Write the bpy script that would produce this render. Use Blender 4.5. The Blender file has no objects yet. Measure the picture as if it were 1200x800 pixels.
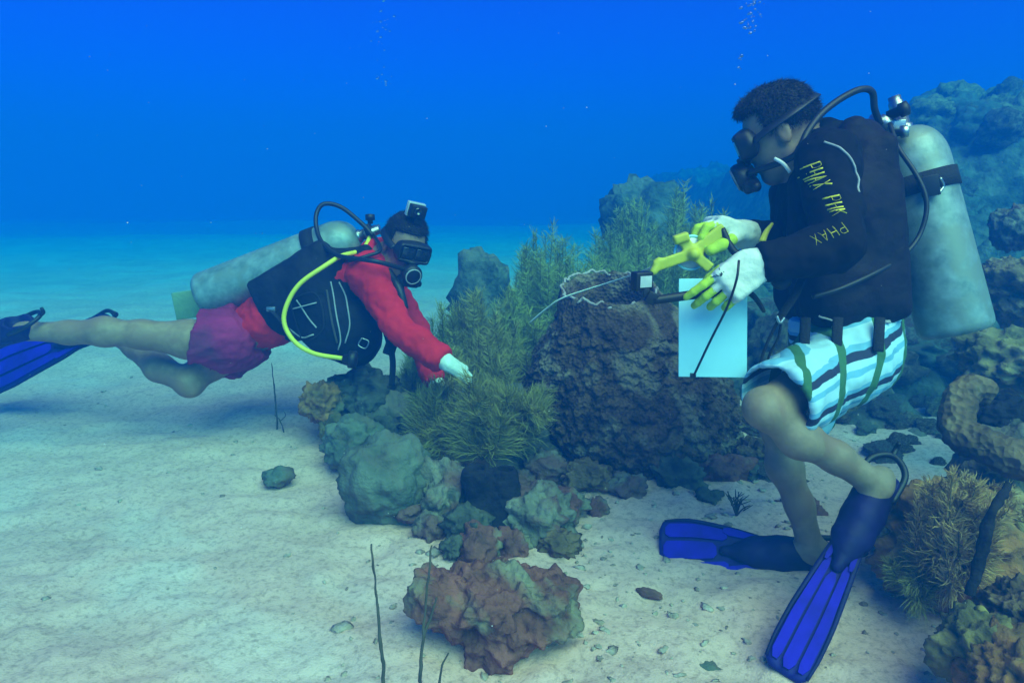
import bpy, bmesh, math, random
import numpy as np
from mathutils import Vector, Matrix
from mathutils.bvhtree import BVHTree

random.seed(7)
rng = np.random.default_rng(7)
scene = bpy.context.scene
COL = scene.collection

# ------------------------------------------------------------------ camera
CAM_H = 1.02
PITCH = math.radians(13.5)
FPX = 833.0                                     # focal length in pixels of the 1200 px wide photograph
cam_data = bpy.data.cameras.new('camera')
cam_data.sensor_width = 36.0
cam_data.lens = 36.0 * FPX / 1200.0
cam_data.clip_start = 0.02
cam_data.clip_end = 400.0
cam = bpy.data.objects.new('camera', cam_data)
COL.objects.link(cam)
cam.location = (0, 0, CAM_H)
cam.rotation_euler = (math.pi / 2 - PITCH, 0, 0)
scene.camera = cam

# ------------------------------------------------------------------ sky light as it reaches the reef
SUN_EL, SUN_AZ = math.radians(50), math.radians(150)   # azimuth measured from +Y (away from camera) towards +X
world = bpy.data.worlds.new('World')
scene.world = world
world.use_nodes = True
wn, wl = world.node_tree.nodes, world.node_tree.links
wn.clear()
w_out = wn.new('ShaderNodeOutputWorld')
w_bg = wn.new('ShaderNodeBackground')
w_sky = wn.new('ShaderNodeTexSky')
w_sky.sky_type = 'NISHITA'
w_sky.sun_disc = False
w_sky.sun_elevation = SUN_EL
w_sky.sun_rotation = SUN_AZ
w_mul = wn.new('ShaderNodeMix')
w_mul.data_type = 'RGBA'
w_mul.blend_type = 'MULTIPLY'
w_mul.inputs['Factor'].default_value = 1.0
w_mul.inputs['B'].default_value = (0.1, 0.125, 1.08, 1)     # the water column above lets little red through
wl.new(w_sky.outputs['Color'], w_mul.inputs['A'])
wl.new(w_mul.outputs['Result'], w_bg.inputs['Color'])
w_bg.inputs['Strength'].default_value = 0.056
wl.new(w_bg.outputs['Background'], w_out.inputs['Surface'])

sun_data = bpy.data.lights.new('sun', 'SUN')
sun_data.energy = 5
sun_data.angle = math.radians(60)      # light spread by the rippled surface
sun_data.color = (1, 0.53, 0.28)
sun = bpy.data.objects.new('sun', sun_data)
COL.objects.link(sun)
sd = Vector((math.sin(SUN_AZ) * math.cos(SUN_EL), math.cos(SUN_AZ) * math.cos(SUN_EL), math.sin(SUN_EL)))
sun.rotation_euler = sd.to_track_quat('Z', 'Y').to_euler()
sun.location = (0, 0, 12)

scene.view_settings.view_transform = 'Standard'
scene.view_settings.look = 'None'
scene.view_settings.gamma = 1.0
scene.view_settings.use_curve_mapping = False
scene.view_settings.exposure = 1.66
scene.render.engine = 'CYCLES'
scene.cycles.use_denoising = True
scene.cycles.max_bounces = 6
scene.cycles.volume_bounces = 3
scene.cycles.diffuse_bounces = 3
scene.cycles.glossy_bounces = 2
scene.cycles.transmission_bounces = 4
scene.cycles.caustics_reflective = False
scene.cycles.caustics_refractive = False

# ------------------------------------------------------------------ helpers
F_AX = np.array([0, math.cos(PITCH), -math.sin(PITCH)])
U_AX = np.array([0, math.sin(PITCH), math.cos(PITCH)])
X_AX = np.array([1.0, 0, 0])
def P(px, py, d):
    """A point seen at photograph pixel (px, py), d metres ahead along the view axis."""
    return np.array([0, 0, CAM_H]) + F_AX * d + X_AX * ((px - 600) / FPX * d) + U_AX * ((400 - py) / FPX * d)
def G(px, py, z=0.0):
    """The point of the ground z = const seen at that pixel."""
    v = F_AX + X_AX * ((px - 600) / FPX) + U_AX * ((400 - py) / FPX)
    return np.array([0, 0, CAM_H]) + v * ((z - CAM_H) / v[2])
def nrm(v):
    v = np.asarray(v, float)
    return v / (np.linalg.norm(v) + 1e-12)

def _hash(ix, iy, iz, seed):
    h = (ix.astype(np.uint32) * np.uint32(374761393) + iy.astype(np.uint32) * np.uint32(668265263)
         + iz.astype(np.uint32) * np.uint32(2246822519) + np.uint32(seed * 3266489917 & 0xffffffff))
    h ^= h >> np.uint32(13); h *= np.uint32(1274126177); h ^= h >> np.uint32(16)
    h *= np.uint32(2654435761); h ^= h >> np.uint32(15)
    return h
def vnoise(p, seed=0):
    i = np.floor(p).astype(np.int64); f = p - i
    f = f * f * (3 - 2 * f)
    r = 0
    for dx in (0, 1):
        for dy in (0, 1):
            for dz in (0, 1):
                w = (f[:, 0] if dx else 1 - f[:, 0]) * (f[:, 1] if dy else 1 - f[:, 1]) * (f[:, 2] if dz else 1 - f[:, 2])
                r = r + w * (_hash(i[:, 0] + dx, i[:, 1] + dy, i[:, 2] + dz, seed) / 2147483648.0 - 1.0)
    return r
def fbm(p, scale, octaves=4, seed=0, gain=0.5):
    r = 0; a = 1.0; s = 0
    q = np.asarray(p, float) * scale
    for o in range(octaves):
        r = r + a * vnoise(q + 17.3 * o, seed + o); s += a; a *= gain; q = q * 2.03
    return r / s * 1.6
def worley(p, scale, seed=0):
    q = np.asarray(p, float) * scale
    i = np.floor(q).astype(np.int64)
    best = np.full(len(q), 9.0)
    for dx in (-1, 0, 1):
        for dy in (-1, 0, 1):
            for dz in (-1, 0, 1):
                c = i + np.array([dx, dy, dz])
                o = np.stack([_hash(c[:, 0], c[:, 1], c[:, 2], seed + s) / 4294967296.0 for s in (1, 2, 3)], 1)
                best = np.minimum(best, ((c + o - q) ** 2).sum(1))
    return np.sqrt(best)

ORIGIN = {}
def smooth(me):
    me.polygons.foreach_set('use_smooth', [True] * len(me.polygons))
def mk(name, verts, faces, mat, parent=None, origin=None, flat=False):
    """One mesh object built from world-space vertices."""
    verts = np.asarray(verts, float)
    if parent is not None:
        org = ORIGIN[parent.name]
    elif origin is not None:
        org = np.asarray(origin, float)
    else:
        lo, hi = verts.min(0), verts.max(0)
        org = np.array([(lo[0] + hi[0]) / 2, (lo[1] + hi[1]) / 2, lo[2]])
    me = bpy.data.meshes.new(name)
    if isinstance(faces, np.ndarray):
        faces = faces.tolist()
    me.from_pydata((verts - org).tolist(), [], faces)
    me.update()
    if not flat:
        smooth(me)
    if mat is not None:
        me.materials.append(mat)
    o = bpy.data.objects.new(name, me)
    COL.objects.link(o)
    if parent is None:
        o.location = org
    else:
        o.parent = parent
    ORIGIN[o.name] = org
    return o
def thing(name, loc, label, cat, group=None):
    o = bpy.data.objects.new(name, None)
    o.empty_display_size = 0.1
    COL.objects.link(o)
    o.location = loc
    ORIGIN[o.name] = np.asarray(loc, float)
    return tag(o, label, cat, group)
def tag(o, label, cat=None, group=None, kind=None):
    o['label'] = label
    if cat: o['category'] = cat
    if group: o['group'] = group
    if kind: o['kind'] = kind
    return o
def merge(parts):
    V, Fc, n = [], [], 0
    for v, f in parts:
        v = np.asarray(v, float)
        V.append(v)
        Fc += [[i + n for i in q] for q in (f.tolist() if isinstance(f, np.ndarray) else f)]
        n += len(v)
    return np.concatenate(V), Fc

def spline(pts, n=12):
    pts = [np.asarray(p, float) for p in pts]
    if len(pts) == 2:
        return np.array([pts[0] + (pts[1] - pts[0]) * t for t in np.linspace(0, 1, n)])
    q = [2 * pts[0] - pts[1]] + pts + [2 * pts[-1] - pts[-2]]
    out = []
    for i in range(1, len(q) - 2):
        for t in np.linspace(0, 1, n, endpoint=False):
            a, b, c, d = q[i - 1], q[i], q[i + 1], q[i + 2]
            out.append(0.5 * (2 * b + (c - a) * t + (2 * a - 5 * b + 4 * c - d) * t * t + (3 * b - a - 3 * c + d) * t ** 3))
    out.append(pts[-1])
    return np.array(out)
def tube(pts, r, seg=8, n=10, raw=False, squash=1.0, ref=None):
    """Vertices and faces of a tube through pts; r a number or one per control point."""
    path = np.asarray(pts, float) if raw else spline(pts, n)
    m = len(path)
    rr = np.full(m, float(r)) if np.isscalar(r) else np.interp(np.linspace(0, 1, m), np.linspace(0, 1, len(r)), r)
    tan = np.gradient(path, axis=0)
    tan /= np.linalg.norm(tan, axis=1)[:, None] + 1e-12
    up = np.asarray(ref, float) if ref is not None else (np.array([0, 0, 1.0]) if abs(tan[0][2]) < .9 else np.array([1.0, 0, 0]))
    a = nrm(np.cross(tan[0], up))
    V = []
    for i in range(m):
        a = nrm(a - tan[i] * a.dot(tan[i])); b = np.cross(tan[i], a)
        for k in range(seg):
            t = 2 * math.pi * k / seg
            V.append(path[i] + rr[i] * (math.cos(t) * a + squash * math.sin(t) * b))
    Fc = []
    for i in range(m - 1):
        for k in range(seg):
            Fc.append([i * seg + k, i * seg + (k + 1) % seg, (i + 1) * seg + (k + 1) % seg, (i + 1) * seg + k])
    Fc.append(list(range(seg))[::-1])
    Fc.append([(m - 1) * seg + k for k in range(seg)])
    return np.array(V), Fc
def lathe(a, b, prof, seg=40):
    """Surface of revolution about the axis a->b; prof is (t, r): t metres along the axis from a."""
    a = np.asarray(a, float); w = nrm(np.asarray(b) - a)
    u = nrm(np.cross(w, [0, 0, 1.0] if abs(w[2]) < .9 else [1.0, 0, 0])); v = np.cross(w, u)
    V, Fc = [], []
    for (t, r) in prof:
        for k in range(seg):
            q = 2 * math.pi * k / seg
            V.append(a + w * t + max(r, 1e-4) * (math.cos(q) * u + math.sin(q) * v))
    for i in range(len(prof) - 1):
        for k in range(seg):
            Fc.append([i * seg + k, i * seg + (k + 1) % seg, (i + 1) * seg + (k + 1) % seg, (i + 1) * seg + k])
    Fc.append(list(range(seg))[::-1]); Fc.append([(len(prof) - 1) * seg + k for k in range(seg)])
    return np.array(V), Fc
def frame(x, z):
    """Right-handed 3x3 with columns x, y, z from a main x direction and a rough z."""
    x = nrm(x); y = nrm(np.cross(z, x)); return np.stack([x, y, np.cross(x, y)], 1)
def boxv(c, half, R=None, bev=0.15):
    """A bevelled box."""
    h = np.asarray(half, float); R = np.eye(3) if R is None else R
    bm = bmesh.new(); bmesh.ops.create_cube(bm, size=2)
    for v in bm.verts: v.co = Vector(h * np.array(v.co))
    if bev: bmesh.ops.bevel(bm, geom=list(bm.edges), offset=bev * h.min(), segments=2, affect='EDGES', profile=.6)
    V = np.array([v.co[:] for v in bm.verts]); bm.verts.ensure_lookup_table()
    Fc = [[v.index for v in f.verts] for f in bm.faces]
    bm.free()
    return V @ R.T + np.asarray(c), Fc

# ---- signed-distance modelling: soft-blended tapered limbs, ellipsoids and boxes, meshed by surface nets
class Sdf:
    def __init__(s): s.p = []
    def cone(s, a, b, ra, rb, k=.02, sub=False): s.p.append(('c', np.array(a, float), np.array(b, float), ra, rb, k, sub)); return s
    def chain(s, pts, rs, k=.02):
        for i in range(len(pts) - 1): s.cone(pts[i], pts[i + 1], rs[i], rs[i + 1], k)
        return s
    def ell(s, c, rad, R=None, k=.02, sub=False): s.p.append(('e', np.array(c, float), np.array(rad, float), np.eye(3) if R is None else R, None, k, sub)); return s
    def box(s, c, half, R=None, rnd=.01, k=.01, sub=False): s.p.append(('b', np.array(c, float), np.array(half, float), np.eye(3) if R is None else R, rnd, k, sub)); return s
    def bounds(s, q):
        t, a, b = q[0], q[1], q[2]
        if t == 'c':
            r = max(q[3], q[4]); return np.minimum(a, b) - r, np.maximum(a, b) + r
        ext = np.abs(q[3]) @ b + (0 if t == 'e' else q[4])
        return a - ext, a + ext
    def mesh(s, res, warp=None):
        B = [s.bounds(q) for q in s.p if not q[6]]
        lo = np.min([b[0] for b in B], 0) - 4 * res; hi = np.max([b[1] for b in B], 0) + 4 * res
        dim = np.ceil((hi - lo) / res).astype(int) + 1
        Fd = np.full(dim, 0.5, np.float32)
        for q in s.p:
            k = q[5]
            b0, b1 = s.bounds(q)
            m = k + 4 * res
            i0 = np.clip(np.floor((b0 - m - lo) / res).astype(int), 0, dim); i1 = np.clip(np.ceil((b1 + m - lo) / res).astype(int) + 1, 0, dim)
            if (i1 <= i0).any(): continue
            ax = [lo[d] + res * np.arange(i0[d], i1[d]) for d in range(3)]
            X, Y, Z = np.meshgrid(*ax, indexing='ij')
            p = np.stack([X, Y, Z], -1)
            if q[0] == 'c':
                a, b = q[1], q[2]; ba = b - a
                h = np.clip(((p - a) @ ba) / (ba @ ba + 1e-12), 0, 1)
                D = np.linalg.norm(p - a - h[..., None] * ba, axis=-1) - (q[3] + (q[4] - q[3]) * h)
            else:
                l = (p - q[1]) @ q[3]
                if q[0] == 'e':
                    k0 = np.linalg.norm(l / q[2], axis=-1); k1 = np.linalg.norm(l / (q[2] ** 2), axis=-1)
                    D = k0 * (k0 - 1) / (k1 + 1e-9)
                    D = np.where(k0 < .2, -q[2].min() * .8, D)
                else:
                    e = np.abs(l) - q[2]
                    D = np.linalg.norm(np.maximum(e, 0), axis=-1) + np.minimum(e.max(-1), 0) - q[4]
            sl = tuple(slice(i0[d], i1[d]) for d in range(3))
            o = Fd[sl]
            if q[6]:
                D = -D; h = np.clip(.5 - .5 * (D - o) / max(k, 1e-6), 0, 1)
                h = np.clip(.5 + .5 * (D - o) / max(k, 1e-6), 0, 1)
                Fd[sl] = o * (1 - h) + D * h + k * h * (1 - h)
            else:
                h = np.clip(.5 + .5 * (D - o) / max(k, 1e-6), 0, 1)
                Fd[sl] = D * (1 - h) + o * h - k * h * (1 - h)
        return nets(Fd, lo, res)
def nets(Fd, lo, res):
    S = Fd < 0
    n = np.zeros([d - 1 for d in S.shape], np.int8)
    cs = [(a, b, c) for a in (0, 1) for b in (0, 1) for c in (0, 1)]
    for a, b, c in cs:
        n += S[a:a + n.shape[0], b:b + n.shape[1], c:c + n.shape[2]]
    act = np.argwhere((n > 0) & (n < 8))
    idx = np.full(n.shape, -1, np.int64); idx[tuple(act.T)] = np.arange(len(act))
    acc = np.zeros((len(act), 3)); cnt = np.zeros(len(act))
    for a in cs:
        for d in range(3):
            if a[d]: continue
            b = list(a); b[d] = 1
            fa = Fd[tuple((act + a).T)]; fb = Fd[tuple((act + b).T)]
            x = (fa < 0) != (fb < 0)
            t = np.where(x, fa / np.where(fa == fb, 1, fa - fb), 0)
            p = np.array(a, float)[None] + np.eye(3)[d] * t[:, None]
            acc += p * x[:, None]; cnt += x
    V = lo + res * (act + acc / np.maximum(cnt, 1)[:, None])
    Q = []
    for d in range(3):
        u, w = (d + 1) % 3, (d + 2) % 3
        s0 = [slice(None)] * 3; s1 = [slice(None)] * 3
        s0[d] = slice(0, -1); s1[d] = slice(1, None)
        A, Bm = S[tuple(s0)], S[tuple(s1)]
        e = np.argwhere(A != Bm)
        e = e[(e[:, u] > 0) & (e[:, w] > 0) & (e[:, u] < S.shape[u] - 1) & (e[:, w] < S.shape[w] - 1)]
        if not len(e): continue
        eu, ew = np.eye(3, dtype=int)[u], np.eye(3, dtype=int)[w]
        c = [idx[tuple((e - o).T)] for o in (eu + ew, ew, 0 * eu, eu)]
        q = np.stack(c, 1)
        flip = ~A[tuple(e.T)]
        q[flip] = q[flip][:, ::-1]
        Q.append(q)
    return V, np.concatenate(Q)
def vnormals(V, Fc):
    """Vertex normals of a quad mesh given as an array."""
    Fq = np.asarray(Fc); N = np.zeros_like(V)
    fn = np.cross(V[Fq[:, 2]] - V[Fq[:, 0]], V[Fq[:, 3 if Fq.shape[1] > 3 else 1]] - V[Fq[:, 1 if Fq.shape[1] > 3 else 0]])
    for k in range(Fq.shape[1]): np.add.at(N, Fq[:, k], fn)
    return N / (np.linalg.norm(N, axis=1)[:, None] + 1e-12)
def relax(V, Fc, it=2, f=.5):
    Fq = np.asarray(Fc)
    for _ in range(it):
        A = np.zeros_like(V); c = np.zeros(len(V)); k = Fq.shape[1]
        for i in range(k):
            for j in (1, -1):
                np.add.at(A, Fq[:, i], V[Fq[:, (i + j) % k]]); np.add.at(c, Fq[:, i], 1)
        V = V + f * (A / np.maximum(c, 1)[:, None] - V)
    return V
def wrinkle(V, Fc, amp, scale, seed=0, stretch=None, octaves=3):
    q = V if stretch is None else V * np.asarray(stretch)
    return V + vnormals(V, Fc) * (amp * fbm(q, scale, octaves, seed))[:, None]

_ico = {}
def ico(level):
    if level not in _ico:
        bm = bmesh.new(); bmesh.ops.create_icosphere(bm, subdivisions=level, radius=1)
        bm.verts.ensure_lookup_table()
        _ico[level] = (np.array([v.co[:] for v in bm.verts]), np.array([[v.index for v in f.verts] for f in bm.faces])); bm.free()
    return _ico[level]
def lump(c, rad, seed=0, amp=.25, freq=1.6, fine=.05, ffreq=7, pits=0.0, pfreq=6, level=5, cut=None, rot=0):
    """A knobbly coral or rock mass: an ellipsoid with broad lobes, fine relief and pits."""
    D, Fc = ico(level)
    r = 1 + amp * fbm(D + seed * 3.1, freq, 3, seed)
    r = r + fine * fbm(D + seed, ffreq, 3, seed + 5)
    if pits:
        w = worley(D * 1.0 + seed, pfreq, seed)
        r = r + pits * (np.clip(w, 0, .8) - .45) * -1
    V = D * r[:, None] * np.asarray(rad, float)
    if rot:
        cs, sn = math.cos(rot), math.sin(rot)
        V = np.stack([V[:, 0] * cs - V[:, 1] * sn, V[:, 0] * sn + V[:, 1] * cs, V[:, 2]], 1)
    return V + np.asarray(c), Fc

# ---- materials
MATS = {}
def mat(name, c1, c2=None, c3=None, scale=8.0, rough=.8, bump=0.0, bscale=None, bdist=.01, detail=6, spec=.3, metal=0.0,
        voro=False, pos=(.35, .65), coat=0.0, sheen=0.0, sss=0.0):
    if name in MATS: return MATS[name]
    m = bpy.data.materials.new(name); MATS[name] = m
    m.use_nodes = True
    N, L = m.node_tree.nodes, m.node_tree.links
    b = N['Principled BSDF']
    b.inputs['Roughness'].default_value = rough
    b.inputs['Specular IOR Level'].default_value = spec
    b.inputs['Metallic'].default_value = metal
    b.inputs['Coat Weight'].default_value = coat
    b.inputs['Sheen Weight'].default_value = sheen
    tc = N.new('ShaderNodeTexCoord')
    c2 = c2 or tuple(x * .75 for x in c1)
    nz = N.new('ShaderNodeTexNoise'); nz.inputs['Scale'].default_value = scale; nz.inputs['Detail'].default_value = detail
    nz.inputs['Roughness'].default_value = .62
    L.new(tc.outputs['Object'], nz.inputs['Vector'])
    r = N.new('ShaderNodeValToRGB')
    r.color_ramp.elements[0].position = pos[0]; r.color_ramp.elements[0].color = (*c2, 1)
    r.color_ramp.elements[1].position = pos[1]; r.color_ramp.elements[1].color = (*c1, 1)
    L.new(nz.outputs['Fac'], r.inputs['Fac'])
    col = r.outputs['Color']
    if c3:
        n3 = N.new('ShaderNodeTexNoise'); n3.inputs['Scale'].default_value = scale * .45; n3.inputs['Detail'].default_value = 5
        n3.inputs['Distortion'].default_value = .6
        mp = N.new('ShaderNodeMapping'); mp.inputs['Location'].default_value = (3.7, 1.9, 5.3)
        L.new(tc.outputs['Object'], mp.inputs['Vector']); L.new(mp.outputs['Vector'], n3.inputs['Vector'])
        r3 = N.new('ShaderNodeValToRGB'); r3.color_ramp.elements[0].position = .5; r3.color_ramp.elements[1].position = .62
        L.new(n3.outputs['Fac'], r3.inputs['Fac'])
        mx = N.new('ShaderNodeMix'); mx.data_type = 'RGBA'
        L.new(r3.outputs['Color'], mx.inputs['Factor']); L.new(col, mx.inputs['A']); mx.inputs['B'].default_value = (*c3, 1)
        col = mx.outputs['Result']
    L.new(col, b.inputs['Base Color'])
    if bump:
        bn = N.new('ShaderNodeBump'); bn.inputs['Strength'].default_value = bump; bn.inputs['Distance'].default_value = bdist
        if voro:
            t = N.new('ShaderNodeTexVoronoi'); t.inputs['Scale'].default_value = bscale or scale * 4; o = t.outputs['Distance']
        else:
            t = N.new('ShaderNodeTexNoise'); t.inputs['Scale'].default_value = bscale or scale * 4; t.inputs['Detail'].default_value = 5; o = t.outputs['Fac']
        L.new(tc.outputs['Object'], t.inputs['Vector'])
        L.new(o, bn.inputs['Height']); L.new(bn.outputs['Normal'], b.inputs['Normal'])
    return m

# ------------------------------------------------------------------ sand floor
def sand_h(x, y):
    p = np.stack([np.ravel(x), np.ravel(y), np.zeros(np.size(x))], 1)
    h = .035 * fbm(p, .7, 3, 11) + .012 * fbm(p, 4.0, 3, 12) + .009 * fbm(p, 16.0, 3, 13)
    h += .004 * np.minimum(0, fbm(p, 30.0, 2, 15))
    far = np.clip((p[:, 1] - 8) / 20, 0, 1)
    h = h + .25 * far * fbm(p, .12, 2, 14)
    e = np.clip(p[:, 1] - 3.5, 0, None); h = h - .058 * e * e / (e + 6.0)          # the floor falls away into deeper water
    return h.reshape(np.shape(x))
def sh(p):
    return float(sand_h(np.array([p[0]]), np.array([p[1]]))[0])
def on_sand(px, py, sink=0.0):
    q = G(px, py)
    for _ in range(3): q = G(px, py, sh(q))
    q[2] -= sink
    return q
ny, nx = 420, 380
t = np.linspace(0, 1, ny)
ys = np.concatenate([np.linspace(-4, .7, 20, endpoint=False), .8 + 59.0 * (np.exp(5.2 * t) - 1) / (math.exp(5.2) - 1)])
s = np.linspace(-1, 1, nx); s = np.sinh(2.6 * s) / math.sinh(2.6)
W = 9 + .9 * np.clip(ys, 0, 99)
gx = W[:, None] * s[None]; gy = np.repeat(ys[:, None], nx, 1)
gz = sand_h(gx, gy)
V = np.stack([gx, gy, gz], -1).reshape(-1, 3)
i = np.arange((len(ys) - 1) * nx).reshape(len(ys) - 1, nx)[:, :-1].ravel()
Fc = np.stack([i, i + 1, i + nx + 1, i + nx], 1)
m_sand = mat('sand', (.87, .45, .36), (.66, .35, .28), (.78, .47, .39), scale=3.0, rough=.95, bump=.4, bscale=190, bdist=.008, spec=.1, pos=(.3, .7))
o = mk('sand_floor', V, Fc, m_sand, origin=(0, 0, 0)); tag(o, 'pale rippled sand sea floor', kind='structure')
# fine grains, dark specks
N, L = m_sand.node_tree.nodes, m_sand.node_tree.links
b = N['Principled BSDF']; old = b.inputs['Base Color'].links[0].from_socket
tc = N.new('ShaderNodeTexCoord')
v = N.new('ShaderNodeTexNoise'); v.inputs['Scale'].default_value = 60; v.inputs['Detail'].default_value = 8; v.inputs['Roughness'].default_value = .75
L.new(tc.outputs['Object'], v.inputs['Vector'])
r = N.new('ShaderNodeValToRGB'); r.color_ramp.elements[0].position = .34; r.color_ramp.elements[0].color = (.45, .45, .45, 1); r.color_ramp.elements[1].position = .52; r.color_ramp.elements[1].color = (1, 1, 1, 1)
L.new(v.outputs['Fac'], r.inputs['Fac'])
mx = N.new('ShaderNodeMix'); mx.data_type = 'RGBA'; mx.blend_type = 'MULTIPLY'; mx.inputs['Factor'].default_value = .8
L.new(old, mx.inputs['A']); L.new(r.outputs['Color'], mx.inputs['B']); L.new(mx.outputs['Result'], b.inputs['Base Color'])

# ------------------------------------------------------------------ the water between things (closed box, even density)
def haze():
    V, Fc = boxv((0, 28, -1.65), (66, 34, 4.35), bev=0)
    m = bpy.data.materials.new('sea_water'); m.use_nodes = True
    N, L = m.node_tree.nodes, m.node_tree.links
    N.clear()
    o = N.new('ShaderNodeOutputMaterial'); pv = N.new('ShaderNodeVolumePrincipled')
    pv.inputs['Color'].default_value = HAZE_COLOR
    pv.inputs['Absorption Color'].default_value = HAZE_ABS
    pv.inputs['Density'].default_value = HAZE_D
    pv.inputs['Anisotropy'].default_value = .4
    L.new(pv.outputs['Volume'], o.inputs['Volume'])
    h = mk('haze', V, Fc, m, flat=True); tag(h, 'blue sea water filling the view', kind='stuff')
HAZE_COLOR = (0.003, 0.078, 0.235, 1)
HAZE_ABS = (0, 0.7, 0.955, 1)
HAZE_D = 0.4
haze()

# ------------------------------------------------------------------ reef
m_reef = mat('reef_rock', (.14, .125, .085), (.04, .037, .03), (.22, .16, .11), scale=10, rough=.95, bump=.9, bscale=26, bdist=.03, spec=.1)
m_coral_grey = mat('coral_grey', (.17, .17, .125), (.075, .08, .062), (.14, .10, .075), scale=9, rough=.95, bump=.7, bscale=120, bdist=.008, spec=.1)
m_coral_olive = mat('coral_olive', (.29, .20, .075), (.09, .07, .03), (.36, .24, .11), scale=10, rough=.95, bump=.8, bscale=70, bdist=.012, spec=.1)
m_coral_brown = mat('coral_brown', (.25, .14, .07), (.085, .05, .028), (.33, .22, .12), scale=10, rough=.95, bump=.9, bscale=55, bdist=.012, spec=.1, voro=True)
m_red_rock = mat('red_crust', (.31, .10, .075), (.10, .04, .03), (.24, .19, .12), scale=9, rough=.95, bump=1, bscale=38, bdist=.02, spec=.1)
m_lichen = mat('pale_crust', (.27, .22, .155), (.10, .078, .058), (.17, .08, .065), scale=13, rough=.95, bump=1, bscale=50, bdist=.015, spec=.1)
m_orange = mat('orange_sponge', (.50, .20, .05), (.17, .09, .04), (.16, .13, .07), scale=9, rough=.9, bump=.9, bscale=50, bdist=.015, spec=.1)
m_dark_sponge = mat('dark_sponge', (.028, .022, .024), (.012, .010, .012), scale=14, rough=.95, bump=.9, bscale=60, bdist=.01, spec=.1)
m_rust = mat('rust_crust', (.40, .15, .05), (.14, .07, .03), (.32, .22, .09), scale=9, rough=.95, bump=1, bscale=42, bdist=.015, spec=.1)

def reef_h(x, y):
    x = np.asarray(x, float); y = np.asarray(y, float)
    hx = np.interp(x, [-1.2, -.6, 0, 1, 2, 3.4, 4.3, 6, 9], [-.2, -.05, .12, .42, .68, 1.35, 1.65, 1.9, 2.0])
    y0 = np.interp(x, [-1, 0, 1, 1.6, 2.4, 6], [3.9, 3.4, 2.75, 2.4, 2.2, 2.0])
    t = np.clip((y - y0) / (6.2 - y0), 0, 1)
    back = np.clip((y - 8.5) / 6, 0, 1)
    low = np.clip((y - 5.6) / 2.0, 0, 1) * np.clip((3.4 - x) / 1.2, 0, 1)       # nothing but open water far behind the sponge
    return hx * (t ** .9) * (1 - .35 * back) * (1 - low) - .12 - .9 * low
def reef_top(x, y):
    p = np.stack([np.ravel(x), np.ravel(y), np.zeros(np.size(x))], 1)
    h = np.ravel(reef_h(x, y))
    n = .20 * fbm(p, .9, 3, 31) + .12 * np.clip(.6 - worley(p * [1, 1, 0] + [0, 0, .3], 2.2, 33), -.2, .6) + .10 * fbm(p, 5, 3, 34) + .07 * (.5 - worley(p * [1, 1, 0] + [0, 0, .3], 6, 37)) + .05 * fbm(p, 15, 2, 36)
    k = np.clip((h + .12) / .15, 0, 1)
    return (h + n * k).reshape(np.shape(x))
gx, gy = np.meshgrid(np.concatenate([np.linspace(-1.4, 5.5, 260), np.linspace(5.6, 12, 40)]), np.concatenate([np.linspace(1.9, 8, 260), np.linspace(8.1, 18, 60)]))
V = np.stack([gx, gy, reef_top(gx, gy)], -1).reshape(-1, 3)
R_, C_ = gx.shape
i = np.arange((R_ - 1) * C_).reshape(R_ - 1, C_)[:, :-1].ravel()
o = mk('reef_slope', V, np.stack([i, i + 1, i + C_ + 1, i + C_], 1), m_reef, origin=(0, 0, 0))
tag(o, 'rough coral rock slope rising behind the divers', kind='structure')
def reef_z(x, y):
    return max(float(reef_top(np.array([x]), np.array([y]))[0]), sh((x, y)))

# ---- coral heads dotted over the slope: six shapes, copied
head_kinds = [(m_coral_grey, 'knobbly grey green coral head on the hazy reef slope'),
              (m_coral_olive, 'rounded olive coral head on the hazy reef slope'),
              (m_coral_brown, 'brown lumpy coral head on the hazy reef slope'),
              (m_lichen, 'pale encrusted coral boulder on the hazy reef slope')]
heads = []
for k in range(8):
    V, Fc = lump((0, 0, 0), (1, 1, .85), 40 + k, amp=.38, freq=1.7, fine=.12, ffreq=6, pits=.25, pfreq=4 + k % 3, level=4)
    me = bpy.data.meshes.new('coral_mound'); me.from_pydata(V.tolist(), [], Fc.tolist()); smooth(me)
    me.materials.append(head_kinds[k % 4][0]); heads.append((me, head_kinds[k % 4][1]))
r2 = random.Random(5)
mounds = []
while len(mounds) < 170:
    x, y = r2.uniform(.25, 5.8), r2.uniform(2.5, 7.4)
    if reef_h(x, y) < .02 or abs(x) > y * .76 + .2: continue
    z = reef_z(x, y)
    rad = r2.uniform(.04, .13) * (1 + .12 * y)
    me, lab = heads[len(mounds) % 8]
    o = bpy.data.objects.new('coral_mound', me); COL.objects.link(o)
    o.location = (x, y, z + rad * .1); s_ = r2.uniform(.6, 1.25)
    o.scale = (rad, rad * r2.uniform(.8, 1.2), rad * s_)
    o.rotation_euler = (r2.uniform(-.3, .3), r2.uniform(-.3, .3), r2.uniform(0, 6.28))
    mounds.append((o, rad, lab))
for k in range(60):
    x = r2.uniform(.75, 2.1); y = r2.uniform(2.25, 3.3)
    rad = r2.uniform(.018, .06); me, lab = heads[k % 8]
    o = bpy.data.objects.new('coral_mound', me); COL.objects.link(o)
    o.location = (x, y, reef_z(x, y) + rad * .15); o.scale = (rad * r2.uniform(.8, 1.5), rad, rad * r2.uniform(.5, 1.1)); o.rotation_euler = (0, 0, r2.uniform(0, 6.28))
    mounds.append((o, rad, lab))

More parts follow.
